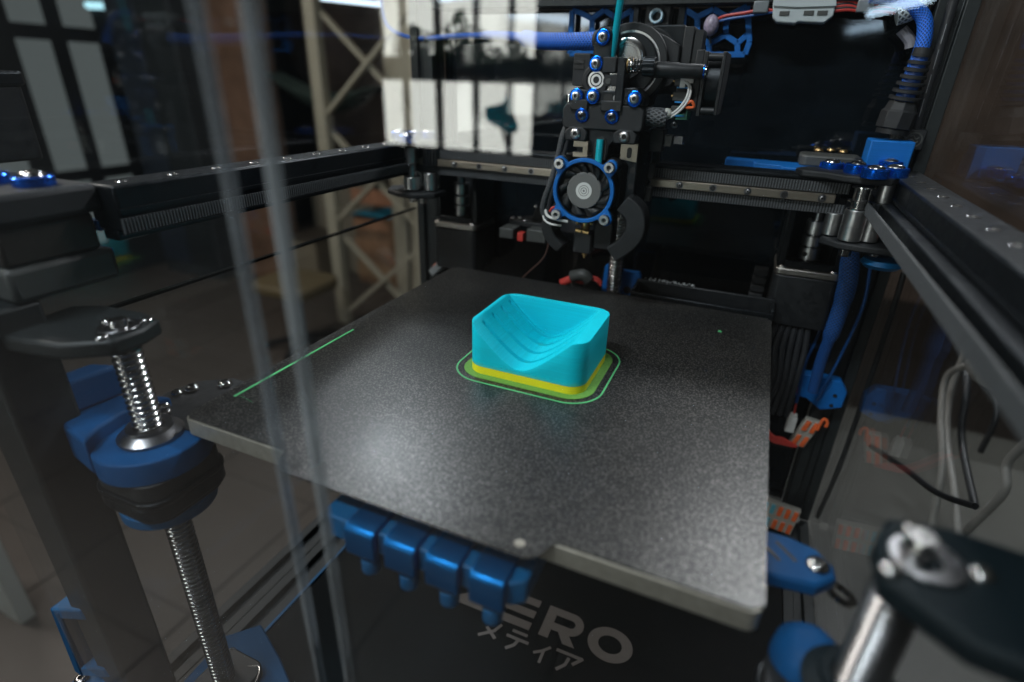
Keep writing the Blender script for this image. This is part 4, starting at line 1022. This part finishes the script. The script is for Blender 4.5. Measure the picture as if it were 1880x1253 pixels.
# wires on the left flank
G().tube([(128, 266, 150), (124, 262, 138), (122, 260, 124), (118, 258, 104), (113, 258, 88), (112, 259, 78), (117, 260, 73)], 2.2, 10).build('braided_wire', SLVK, t)
G().tube([(131, 268, 146), (127, 263, 130), (124, 259, 112), (119, 257, 92), (117.4, 257, 82), (119, 257, 79)], 1.6, 10).build('black_wire', CABK, t)
G().tube([(119, 256, 80), (121, 255, 83), (123, 255.6, 84)], .9, 8).build('red_wire', REDW, t)
G().tube([(112.5, 259, 79), (114, 257, 73), (120, 256, 70), (129, 257, 69.4)], .8, 8).build('white_wire', WHT, t)
G().tube([(114, 259, 80), (117, 257, 76), (124, 256, 74.4), (134, 258, 73)], 1.1, 8).build('white_wire', WHT, t)
for z in (118, 92): G().ring((121 if z > 100 else 114.4, 259.4, z), (0, .1, 1), 2.4, 3.2, 1.6).build('cable_tie', BLK, t)
# sleeve clamp
G().cyl((137, 290, 203), (150, 285, 204), 7.2).build('sleeve_clamp', BLK2, t, bev=.6)
# filament and tube from above
t = thing('filament_tube', 'clear tube with bright cyan filament entering the print head from above', 'tube', (155.5, 262, 190))
G().tube([(156.3, 262, 189.5), (158.3, 261, 215), (161.5, 260, 262)], 2.35, 14, 4).build('filament', TEAL, t)
g = G(); pa = [(156.2, 262, 189.5), (158.3, 261, 215), (161.5, 260, 262)]; g.tube(pa, 3.9, 20, 4, caps=False); g.build('tube_wall', TUBEG, t)
t = tag(G().tube([(-126.7, 392, 246.4), (-120.5, 392, 222.7), (-86.3, 388, 211.4), (-19.5, 370, 212.1), (37.7, 345, 210.3), (84.3, 318, 204.4), (138, 290, 203)], [1.7, 1.8, 2, 2.4, 3.6, 6.4, 6.2], 18, 8).build('cable_sleeve', SLV), 'blue braided cable sleeve arching from the left into the top of the print head', 'cable sleeve')

# ================================================================ BACK OF THE PRINTER
def honey(nodes, edges, lab, y=399):
    t = thing('honeycomb_panel', lab, 'panel', (nodes[0][0], y, nodes[0][2]))
    for a, b, w_ in edges: G().bar(nodes[a], nodes[b], w_, 5, upv=(0, 1, 0)).build('rib', BLUE, t, bev=.3)
    return t
def bars(t, lst, w_=3.0):
    for a, b in lst: G().bar(a, b, 4.5, w_, upv=(0, 1, 0)).build('rib', BLUE, t, bev=.3)
t = thing('honeycomb_panel', 'blue honeycomb rib panel right of the filament on the black back', 'panel', (215, 399, 196))
Rn = {k: v for k, v in dict(A=(180.7, 399, 234.2), B=(192.8, 399, 228), C=(205, 399, 233.9), D=(216.7, 399, 227.8), I=(231.6, 399, 235.4), E=(195.2, 399, 214), F=(206, 399, 207.8), Gg=(218.3, 399, 214.4), H=(229.1, 399, 208.3), J=(236.3, 399, 215.6),
     K=(182.6, 399, 209.8), L=(207.4, 399, 199.4), Mm=(230.7, 399, 199.7), N=(236.8, 399, 199.8), O=(238.5, 399, 209.2), Q=(202, 399, 199.4)).items()}
bars(t, [(Rn[a], Rn[b]) for a, b in (('A', 'B'), ('B', 'C'), ('C', 'D'), ('D', 'I'), ('B', 'E'), ('D', 'Gg'), ('E', 'F'), ('F', 'Gg'), ('Gg', 'H'), ('H', 'J'), ('A', 'K'), ('E', 'K'), ('F', 'L'), ('H', 'Mm'))])
bars(t, [(Rn['I'], Rn['O']), (Rn['O'], Rn['N']), (Rn['N'], Rn['Q']), (Rn['A'], Rn['K'])], 4.4)
t = thing('honeycomb_panel', 'blue honeycomb rib panel left of the filament on the black back', 'panel', (95, 399, 196))
a = [(79.8, 399, 234.4), (86.8, 399, 233), (99.2, 399, 227.7), (110.3, 399, 234.4), (123.2, 399, 227.5), (135.8, 399, 234.1), (137.5, 399, 220.1), (100.1, 399, 217.6), (80.4, 399, 199), (108.7, 399, 199.3), (87.8, 399, 207.8), (88.5, 399, 199.1), (124.4, 399, 216.7), (80.5, 399, 211.4), (112.8, 399, 210.5)]
bars(t, [(a[i], a[j]) for i, j in ((0, 1), (1, 2), (2, 3), (3, 4), (4, 5), (5, 6), (2, 7), (10, 11), (4, 12), (7, 10), (10, 13), (7, 14), (14, 12), (12, 6))])
bars(t, [(a[0], a[8]), (a[8], a[9])], 4.6)
# tube stub between the panels
t = thing('tube_holder', 'grey clamp with an open white tube end between the honeycomb panels', 'tube end', (160, 395, 205))
p = Vector((159.6, 392, 227.7))
G().box(p.x-11, p.x+11, 394, 407, p.z-14, p.z+11).build('clamp', BLK, t, bev=1)
G().ring((p.x, 393.5, p.z), (0, -1, .1), 4.1, 5.8, 7, 32).build('tube', PTFE, t, bev=.3)
tag(G().box(p.x+17, p.x+23, 396, 408, p.z-16, 236).build('mount_bar', ANO, bev=.6), 'thin dark vertical bar beside the tube clamp on the back panel', 'bar')
tag(G().box(p.x-22, p.x-17, 396, 408, p.z-16, 236).build('mount_bar', ANO, bev=.6), 'thin dark vertical bar left of the tube clamp on the back panel', 'bar')

# wire loom along the top with the pale clip
t = thing('cable_clip', 'pale grey plastic clip box with three slots holding wires at the top right', 'clip', (275.7, 385, 228.4))
q = lambda x, z: (x, z)
c0 = [(251.2, 380, 236), (253, 380, 225.6), (256.5, 380, 222.2), (270.6, 380, 220.9), (272.2, 380, 222.4), (278.1, 380, 222), (290.6, 380, 221.2), (296.2, 380, 225.9), (295.9, 380, 235.9)]
G().prism([(v[0], v[2]) for v in c0], (0, 380, 0), EX, EZ, (0, 14, 0)).build('body', LGRY, t, bev=1)
c1 = [(251, 378.6, 238.8), (252.2, 378.6, 232.9), (265, 378.6, 232), (272, 378.6, 231.8), (296.7, 378.6, 232.2), (295.3, 378.6, 237.9)]
G().prism([(v[0], v[2]) for v in c1], (0, 378.6, 0), EX, EZ, (0, 2, 0)).build('lid', LGRY, t, bev=.5)
for u_ in ((261.2, 379.8, 228.1), (278.6, 379.8, 228.2), (288.1, 379.8, 228.1)):
    G().box(u_[0]-3.6, u_[0]+3.6, 379.2, 380.1, u_[2]-1.5, u_[2]+1.5).build('slot', GRYP, t, bev=.2)
def wire(pts, r, m, nm, lab, cat, par=None, n=8):
    o = G().tube(pts, r, n).build(nm, m, par)
    return tag(o, lab, cat) if par is None else o
wire([(206, 390, 223.1), (215.8, 388, 227.5), (231.6, 386, 229.5), (244.5, 384, 231.4), (252.7, 384, 230.5)], 1.2, REDW, 'wire', 'red wire running from the honeycomb panel to the pale clip', 'wire')
wire([(208.5, 390, 223.8), (222.5, 388, 225.9), (241, 386, 228.2), (252.9, 384, 229.7)], 1.1, M('blue wire', (.01, .08, .3), .4), 'wire', 'blue wire just under the red wire at the honeycomb panel', 'wire')
wire([(208.8, 394, 217.7), (206.4, 394, 213.7), (207.8, 394, 207.9)], .9, CABK, 'wire', 'short thin black wire hanging in the right honeycomb panel', 'wire')
tag(G().ball((206.6, 388, 220.9), 6.2, 14, 1.3).build('wire_joint', M('clear shrink joint', (.30, .26, .34), .3, var=.6, vs=400, bump=.5, bs=500)), 'lumpy wrapped wire joint on the right honeycomb panel', 'joint')
for k in range(5):
    z = k*3.2
    m = (REDW, CABK, REDW, CABK, REDW)[k]
    dz_ = Vector((0, 0, -z*.42))
    wire([Vector((295, 384, 234.9))+dz_, Vector((305.2, 385, 235.9))+dz_, Vector((317.1, 386, 232.6))+dz_*.6, Vector((330.8, 386, 234.5))+dz_, Vector((344.7, 386, 232.2))+dz_], 1.3, m, 'wire',
         ('uppermost red wire', 'upper black wire', 'middle red wire', 'lower black wire', 'lowest red wire')[k]+' of the bundle between clip and mesh sleeve', 'wire')
for px_, lab in (((243, 382, 232.7), 'dark foil tape wrapped on the wires left of the pale clip'), ((316.3, 382, 232.2), 'dark foil tape wrapped on the wire bundle right of the pale clip')):
    tag(G().box(px_[0]-5.6, px_[0]+5.6, 380, 387, px_[2]-4, px_[2]+4.5).build('tape_wrap', TAPE, bev=1), lab, 'tape')
tag(G().tube([(337.4, 382, 227.7), (344.6, 382, 230.4), (352.1, 382, 235)], 9, 18).build('mesh_sleeve', SLVC), 'silvery white mesh sleeve piece at the top right', 'cable sleeve')
tag(G().tube([(317.9, 376, 238.5), (332.4, 376, 236.1), (345.7, 376, 231.1), (354.5, 376, 224.1), (357.6, 372, 214.2), (357.9, 368, 201.7), (355.7, 366, 178.2)], 5, 16).build('cable_sleeve', SLV), 'blue braided sleeve bending down into the black cable gland', 'cable sleeve')
tag(G().tube([(344.8, 388, 217.2), (352, 388, 210.3), (354.2, 388, 205.2)], 4, 10).build('wrapped_cable', M('grey wrap', (.22, .22, .25), .4)), 'short grey wrapped cable end beside the blue sleeve', 'cable')

# cable gland with spiral strain relief, in its blue socket
t = thing('cable_gland', 'black spiral cable gland standing in the blue block at the back right', 'cable gland', (350, 366, 130))
a_ = Vector((354.6, 366, 145.4)); b_ = Vector((359.2, 366, 202.7)); d_ = (b_-a_); Lg = d_.length; dn = d_.normalized()
G().lathe([(11, 0), (11, Lg*.06), (10, Lg*.065), (9.5, Lg*.16)], a_, dn, 24).build('base', BLK, t)
G().lathe([(12.5, Lg*.07), (12.5, Lg*.27), (11, Lg*.3), (9.5, Lg*.4)], a_, dn, 8).build('hex_nut', BLK2, t, bev=.5)
n_ = 7
G().cyl(a_+dn*Lg*.38, b_, 6.8, 4.6).build('inner_sleeve', SLV, t)
for k in range(n_):
    s_ = Lg*(.42+.5*k/(n_-1)); r = 10.2-4.4*k/(n_-1)+.6
    tl = (dn+Vector((.0, -.12, .10))).normalized()
    G().lathe([(r-2.6, 0), (r, .4), (r, 2.3), (r-2.6, 2.7)], a_+dn*s_, tl, 24, True).build('spiral_rib', BLK2, t)
G().lathe([(6.3, 0), (6.3, Lg*.09), (5.3, Lg*.09)], a_+dn*Lg*.93, dn, 24).build('collar', BLK2, t)
t = thing('gland_block', 'bright blue printed block with flat side arms under the cable gland', 'bracket', (345, 366, 110))
k1 = Vector((355.8, 355, 124.9))
G().box(k1.x-14.5, k1.x+14.5, 354, 380, 117, 141).build('socket', BLUE, t, bev=1)
G().box(k1.x+10, 384, 352, 378, 112, 116.5).build('side_arm', BLUE, t, bev=.8)
for p_ in ((387.8, 438.6, 117), (362.4, 379.1, 119)): screw(t, p_, r=6.4)
t = thing('gland_block', 'blue printed arm lying on the back with two gold tinted screws, left of the gland', 'bracket', (275, 366, 110))
G().prism([(238, 372), (262, 372), (262, 357), (290, 349), (318, 349), (318, 364), (300, 380), (238, 388)], (0, 0, 112), EX, EY, (0, 0, 6)).build('arm', BLUE, t, bev=.8)
G().box(283, 312, 341, 351, 107, 118).build('foot', BLUE, t, bev=.8)
for p_ in ((265.6, 443.4, 118), (285, 447.4, 118)): screw(t, p_, r=4.8)
t = thing('idler_cover', 'dark rounded block with three brass coloured screws on the back right', 'cover', (300, 372, 118))
cv = [(295.7, 420.1, 118), (338.1, 406.3, 118)]
G().prism(rounded(cv[0][0], cv[1][0]+2, 360, 392, 5), (0, 0, 117.5), EX, EY, (0, 0, 9)).build('body', GRYP, t, bev=1.5)
for p_ in ((310.6, 399.4, 127), (320.9, 407.4, 127), (329.4, 399.1, 127), (312.8, 488.7, 127), (329.8, 476.7, 127)): screw(t, p_, r=3.6, mat=BRS)
# bluish fin in front of the gland block
t = thing('fin', 'small dark curved fin behind the right corner joint', 'bracket', (335, 320, 121))
G().prism([(326, 121.3), (330, 131), (333, 131), (337, 126), (348, 122.4), (348, 121.3)], (0, 322, 0), EX, EZ, (0, 3, 0)).build('plate', BLK2, t, bev=.6)

# black lettered rod with a flanged foot on the right rear post
t = thing('pneumatic_rod', 'slim black lettered cable running down beside the right rear post', 'cable', (372, 380, 128))
p0 = Vector((371.7, 378, 145.6)); p1 = Vector((370.2, 378, 228.2)); dd = p1-p0
G().cyl(p0, p1+dd*.1, 3.4, n=18).build('cable', CABK, t)
for k in range(34):
    if k % 9 in (7, 8): continue
    c_ = p0+dd*(.16+.022*k)+Vector((-.7, -3.42, 0)); G().bar(c_-dd.normalized()*.9, c_+dd.normalized()*.9, .25, random.choice([.8, 1.3, 1.6]), upv=(0, 1, 0)).build('print_mark', LETB, t, smooth=False)
t = thing('rod_foot', 'square black foot with a round emblem under the slim black cable', 'foot', (362, 376, 118))
c_ = Vector((371.7, 372, 142)); G().box(c_.x-7.5, c_.x+7.5, 372, 384, c_.z-8, c_.z+7).build('block', BLK, t, bev=1)
G().ring((c_.x, 371.9, c_.z-.5), (0, -1, 0), 4.7, 5.7, .4, 30).build('emblem_ring', GRYP, t)
for k in (-1, 1): G().tube([(c_.x-3, 371.7, c_.z+k*1.4), (c_.x-1, 371.7, c_.z+k*1.4+1.2), (c_.x+1, 371.7, c_.z+k*1.4-1.2), (c_.x+3, 371.7, c_.z+k*1.4)], .4, 6).build('emblem_wave', GRYP, t)

# rear right motor with coupling
def motor(x, y, ztop, lab, sc=1):
    t = thing('z_motor', lab, 'motor', (x, y, ztop-60))
    G().prism(rounded(x-25, x+25, y-25, y+25, 5), (0, 0, ztop-52), EX, EY, (0, 0, 46)).build('body', BLK, t, bev=1.2)
    G().prism(rounded(x-26, x+26, y-26, y+26, 5), (0, 0, ztop-5.6), EX, EY, (0, 0, 5.6)).build('flange', M('brushed flange', (.38, .36, .33), .38, metal=1, bump=.1), t, bev=.8)
    for sx, sy in ((-20, -20), (20, -20)): screw(t, (x+sx, y+sy, ztop), r=3.4)
    for sx in (-1, 1): G().box(x+sx*22-3, x+sx*22+3, y-20, y+22, ztop, ztop+56).build('bracket_side', ANO, t, bev=.7)
    G().box(x-19, x+19, y+14, y+18, ztop, ztop+56).build('bracket_back', BLK, t, bev=.4)
    G().box(x-19, x+19, y-21, y-17, ztop, ztop+6).build('bracket_front', ANO, t, bev=.6)
    for z0, z1 in ((6, 17), (18.4, 27), (28.4, 40)):
        G().lathe([(7.6, z0), (8.2, z0+.6), (8.2, z1-.6), (7.6, z1)], (x-1, y-6, ztop), n=32).build('coupling', ALU, t)
    G().cyl((x-1, y-6, ztop+4), (x-1, y-6, ztop+52), 4.6).build('shaft', STLD, t)
    G().cyl((x-5, y-13.6, ztop+11.5), (x-5.3, y-14.1, ztop+11.5), 2.1).build('set_screw', SOCK, t)
    return t
motor(322, 376, 34, 'rear right black motor with a silver flange and slotted coupling')
motor(-22, 376, 34, 'rear left dark motor with coupling behind the left corner joint')
# drag chain and wires beside the motor
t = thing('cable_chain', 'black ribbed cable chain standing left of the rear right motor', 'cable chain', (288, 380, -50))
for k in range(9):
    z = 20-k*8; G().box(281+k*-.2, 293-k*.2, 376, 388, z-3, z+3).build('link', BLK2, t, bev=.6)
G().box(282.5, 290.5, 378, 386, -60, 22).build('core', BLK, t)
t = thing('wire_bundle', 'bundle of black wires hanging under the rear right motor', 'wires', (318, 372, -110))
for k in range(7): G().tube([(304+k*5, 356, -18), (300+k*6, 352, -40), (306+k*5, 350, -70), (300+k*6, 354, -110)], 2.6, 8).build('wire', CABK, t)
tag(G().tube([(346.7, 345, 60.9), (352.6, 348, 29.4), (353, 350, -5.8), (350.9, 352, -44.2), (351.7, 352, -77.9)], [6.4, 7.4, 6.6, 4.8, 4.6], 20).build('cable_sleeve', SLVD), 'wide blue braided sleeve hanging down right of the rear right motor', 'cable sleeve')
for pts, lab in (([(365.7, 360, 51.6), (370.9, 360, 9.1), (366.7, 362, -39.7), (359.2, 364, -91.3)], 'thin blue wire right of the dark blue sleeve'),
                 ([(345.8, 366, 2.4), (344.7, 366, -29.8), (341.4, 366, -58.6), (343.2, 366, -99.7)], 'thin blue wire left of the dark blue sleeve, over the blue bracket')):
    wire(pts, 1.3, M('thin blue wire', (.002, .06, .22), .45), 'wire', lab, 'wire')
wire([(397.4, 384, 35.5), (399.1, 384, -15), (399.8, 384, -82.3), (399.2, 384, -171.8), (395, 384, -238.1)], 2.4, CABK, 'cable', 'black cable running down the right rear post to the base', 'cable')
t = thing('red_latch', 'small red block with a screw behind the right side rail', 'block', (372.2, 300, 81.2))
k1 = Vector((372.2, 300, 81.2)); G().box(k1.x-7, k1.x+12, 300, 308, k1.z-5, k1.z+7).build('body', M('red plastic', (.45, .04, .02), .5), t, bev=1); screw(t, (k1.x, 299.8, k1.z-2), (0, -1, 0), r=2)
tag(G().lathe([(1e-6, 0), (11, 1), (14, 4), (12, 7), (1e-6, 8)], (362, 300, 57), n=28).build('foot_pad', BLUED), 'dark blue rounded pad under the right corner joint', 'pad')

# rear screw bracket
t = thing('lift_bracket', 'blue bracket with a screw hole behind the rear lead screw', 'bracket', (157, 362, -60))
G().prism([(140, -60), (143, 8), (148, 12), (156, 12), (156, -60)], (0, 364, 0), EX, EZ, (0, 5, 0)).build('left_plate', BLUE, t, bev=1)
G().prism([(158, 6), (178, 6), (180, 2), (176, -60), (158, -60)], (0, 366, 0), EX, EZ, (0, 5, 0)).build('right_plate', BLUE, t, bev=1)
G().cyl((168, 365.9, -14), (168, 365.5, -14), 4).build('hole', SOCK, t)
screw(t, (172, 356, -24), r=5); screw(t, (164, 350, -24), r=3.4)
t = thing('wire_joint', 'grey sleeve with red wires behind the bed, left of the rear screw', 'wires', (125, 360, -30))
G().tube([(102.6, 350, -12.5), (114.4, 352, -6.5), (126, 352, -6.9)], 4, 10).build('red_wire', REDW, t)
G().tube([(113.7, 350, -3.7), (125.4, 348, 0.5), (130.9, 350, -4.3)], 6, 12).build('sleeve', GRYP, t)
for k in (0, 1): G().tube([Vector((130.1, 352, -1.6))+Vector((0, 0, -2.8*k)), Vector((139.1, 352, -1.9))+Vector((0, 0, -2.8*k)), Vector((144, 352, -6.2))+Vector((0, 0, -2.8*k))], 1.3, 8).build('red_wire', REDW, t)
t = thing('side_bracket', 'black bracket block with steel screws and a red plug left of the print head', 'bracket', (90, 330, 60))
G().box(43, 58, 325, 347, 33, 43).build('jaw', GRYP, t, bev=1); G().box(72, 92, 325, 345, 33, 45).build('jaw', GRYP, t, bev=1)
G().prism([(45, 345), (50, 366), (92, 372), (96, 350), (92, 338), (66, 340)], (0, 0, 43.2), EX, EY, (0, 0, 5)).build('plate', BLK2, t, bev=.8)
G().prism([(66, 48.4), (92, 48.4), (88, 62), (72, 62)], (0, 350, 0), EX, EZ, (0, 8, 0)).build('upright', BLK2, t, bev=.8)
G().box(62, 68, 326, 334, 32, 40).build('plug', REDW, t, bev=.4)
for p_ in ((72, 349, 62), (54, 352, 48.3), (48, 348, 48.3), (82, 348, 48.3), (64, 343, 48.3)): screw(t, p_, r=2.8)
tag(G().tube([(108.4, 290, 55.1), (101, 300, 29.1), (78.9, 310, 4.3), (58.8, 322, -18.1)], .7, 6).build('wire', M('thin brown wire', (.1, .05, .04), .5)), 'thin brown wire trailing from the print head towards the bed', 'wire')
# dark tray behind the bed with shavings
t = thing('waste_tray', 'dark tray behind the bed with a line of tiny pale shavings', 'tray', (235, 330, -20))
G().box(180, 302, 318, 321, -20, 2).build('front_wall', ANO, t, bev=.8); G().box(180, 302, 345, 348, -20, 6).build('back_wall', BLK, t, bev=.8); G().box(180, 302, 321, 345, -20, -18).build('bottom', BLK, t)
for x in (180, 299): G().box(x, x+3, 321, 345, -20, 4).build('end_wall', ANO, t, bev=.6)
for k in range(46): G().box(186+k*2.0, 186.9+k*2.0, 317.2, 318.1, -14, 1).build('rib', BLK, t, smooth=False)
g = G()
for k in range(60):
    c_ = Vector((random.gauss(212, 12), random.uniform(345, 348), 6.2+random.random()*1.5)); d_ = Vector((random.uniform(-1, 1), random.uniform(-1, 1), random.uniform(-.3, 1))).normalized()
    g.bar(c_, c_+d_*random.uniform(.8, 2.4), .5, .5)
tag(g.build('shavings', M('shavings', (.5, .52, .52), .4), t), kind='stuff')

# lower right: blue shelf bracket, lever connectors, white plug and wires
t = thing('shelf_bracket', 'blue flat bracket behind the right edge of the bed, below the motor', 'bracket', (330, 376, -85))
br = [(311.9, 370, -83), (340.2, 370, -68.9), (374.9, 370, -69.7), (381.9, 370, -79.6), (381.6, 370, -96.3), (364.7, 370, -103.4), (350.6, 370, -93.8), (313.8, 370, -92.4)]
G().prism([(v[0], v[2]) for v in br], (0, 368, 0), EX, EZ, (0, 12, 0)).build('body', BLUE, t, bev=1)
for p_ in ((373, 367.8, -84.9), (372.5, 367.8, -95.8)): G().cyl(p_, (p_[0], p_[1]-.4, p_[2]), 1.8).build('hole', SOCK, t)
def lever(o, ex, ez, n, cols, lab, two=True):
    """pale body with coloured levers; ex, ez are its width and height directions"""
    t = thing('lever_connector', lab, 'wire connector', o); o = Vector(o); ex = Vector(ex); ez = Vector(ez)
    W = 7.2*n
    G().prism([(0, -16), (W, -16), (W, 16), (0, 16)], o, ex, ez, (0, 7, 0)).build('body', M('translucent grey body', (.34, .33, .29), .4), t, bev=.8)
    for k in range(n):
        c = cols[k]
        for s_ in ((1, -1) if two else (1,)):
            z0, z1 = (3, 14.5) if s_ > 0 else (-14.5, -3)
            G().prism([(k*7.2+1.6, z0), (k*7.2+5.6, z0), (k*7.2+5.6, z1), (k*7.2+1.6, z1)], o+Vector((0, -1.8, 0)), ex, ez, (0, 2.2, 0)).build('lever', c, t, bev=.6)
    return t
B_ = M('pale blue lever plastic', (.10, .38, .48), .45)
lever((352.3, 374, -134.7), (1, 0, -.12), (.28, 0, 1), 2, [ORG, ORG], 'two way wire connector with orange levers right of the bed')
lever((328, 350, -224), (1, 0, -.1), (.1, 0, 1), 6, [B_, B_, B_, ORG, ORG, ORG], 'six way wire connector with blue and orange levers, half hidden behind the bed edge', True)
tag(G().tube([(368.2, 372, -127.4), (370.7, 372, -114.1), (374.6, 372, -116.7), (374.5, 372, -121.8)], 1.5, 8).build('orange_hook', ORG), 'orange hook of wire beside the two way connector', 'wire')
t = thing('white_plug', 'small white plug hanging right of the bed edge', 'plug', (344.2, 368, -123.2))
c_ = Vector((344.2, 368, -123.2)); G().box(c_.x-4.4, c_.x+4, 365, 371, c_.z-10, c_.z+7).build('body', WHT, t, bev=.6); G().box(c_.x-3, c_.x+3, 366, 370, c_.z+7, c_.z+10.5).build('neck', WHT, t, bev=.4)
G().tube([(c_.x, 368, c_.z+10), (c_.x-1, 368, c_.z+26), (c_.x-4, 368, c_.z+44)], 1, 6).build('red_wire', REDW, t)
t = thing('wire_bundle', 'thick red wires curling in from behind the bed to the two way connector', 'wires', (318, 370, -120))
for k in range(4): G().tube([(296, 370, -104-k*3), Vector((327.5, 370, -141))-Vector((0, 0, 1.9*k)), Vector((341.5, 370, -144.7))-Vector((0, 0, 1.9*k)), (354.8, 371, -150.5)], 1.5, 8).build('red_wire', REDW, t)
t = thing('wire_bundle', 'red wires rising from the six way connector', 'wires', (320, 372, -190))
for k in range(3): G().tube([Vector((338.1, 372, -244.4))+Vector((4.6*k, 0, 0)), Vector((332.2, 372, -234.5))+Vector((4.6*k, 0, 0)), Vector((324, 374, -230.1))+Vector((4.6*k, 0, 0))], 1.3, 8).build('red_wire', ORG, t)
t = thing('lever_connector', 'terminal with blue and orange levers at the rear left behind the bed corner', 'wire connector', (-54.9, 372, -25.1))
c_ = Vector((-53.4, 372, -22.9)); G().bar(c_-Vector((8, 0, 9)), c_+Vector((8, 0, 7)), 8, 18, upv=(0, 1, 0)).build('body', M('grey terminal', (.3, .32, .33), .4), t, bev=.6)
for k in (-1, 1): G().bar(c_+Vector((-8+k*3, -5, -8)), c_+Vector((1+k*3, -5, 3)), 2, 3, upv=(0, 1, 0)).build('lever', ORG, t, bev=.3)
G().tube([c_+Vector((6, 0, 6)), c_+Vector((10, 0, 14)), c_+Vector((11, 0, 24))], 1.8, 8).build('red_wire', REDW, t)

# beyond the right pane: cables, a pale plug, a dark shelf edge
t = thing('wall_plug', 'big pale plug with ribbed neck on a cable beyond the right side pane', 'plug', (520, 444.8, -65.2))
a = Vector((520, 519.7, -87.4)); b = Vector((520, 388.7, -50.7)); d_ = (b-a).normalized()
G().lathe([(5, 0), (6, 8), (14, 18), (17, 34), (17, 52), (1e-6, 53)], a, d_, 20).build('body', CABW, t)
for k in range(4): G().lathe([(5, 0), (6.4, .4), (6.4, 1.8), (5, 2.2)], a+d_*(-9+k*3), d_, 16, True).build('neck_ring', CABW, t)
def xt(pts, x, r, m, nm, lab):
    tag(G().tube(pts, r, 12).build(nm, m), lab, 'cable')
xt([(520, 517.3, -86.2), (520, 574.6, -129.1), (520, 549.5, -168.2), (520, 490, -205.9), (520, 458, -258.6), (520, 415.1, -298.9)], 520, 3.8, CABW, 'cable', 'grey white cable leaving the pale plug and falling straight down')
xt([(540, 611.6, -104.7), (540, 606, -163), (540, 566.7, -203.9), (540, 493.2, -232), (540, 439.9, -258)], 540, 3.8, CABW, 'cable', 'grey white cable crossing just right of the plug cable')
xt([(560, 444.8, -121.2), (560, 465.3, -167.9), (560, 447.5, -189.8), (560, 464.8, -240.5), (560, 495.2, -316.6)], 560, 4.2, CABW, 'cable', 'grey white cable curving in from the lower right edge')
xt([(560, 703.5, -61), (560, 736.1, -120.5), (560, 630, -154.4), (560, 582.9, -208), (560, 484.1, -240.9)], 560, 4, CABK, 'cable', 'black cable looping beyond the right pane under the rail')
xt([(600, 950.3, -135.1), (600, 780.2, -183), (600, 634.2, -178.2), (600, 618.7, -243.8)], 600, 3.6, CABK, 'cable', 'black cable crossing behind the looping one beyond the right pane')
xt([(430, 422.6, -160.5), (440, 350.8, -134.4), (450, 299.3, -119.1), (460, 261.8, -99.2)], 440, 2.6, CABK, 'cable', 'thin black cable sloping down to the right below the mirrored connector')
tag(G().box(470, 1200, 200, 1500, -700, -660).build('shelf_board', M('grey shelf', (.10, .10, .09), .6)), 'low dim grey shelf beyond the right side pane', 'shelf')
t = thing('equipment_box', 'dim blue trimmed equipment box at the right beyond the pane', 'box', (800, 420, -660))
G().box(640, 980, 420, 700, -659, -420).build('body', WALLD, t, bev=6); G().box(636, 984, 414, 419.5, -560, -520).build('trim', BLUED, t, bev=2)
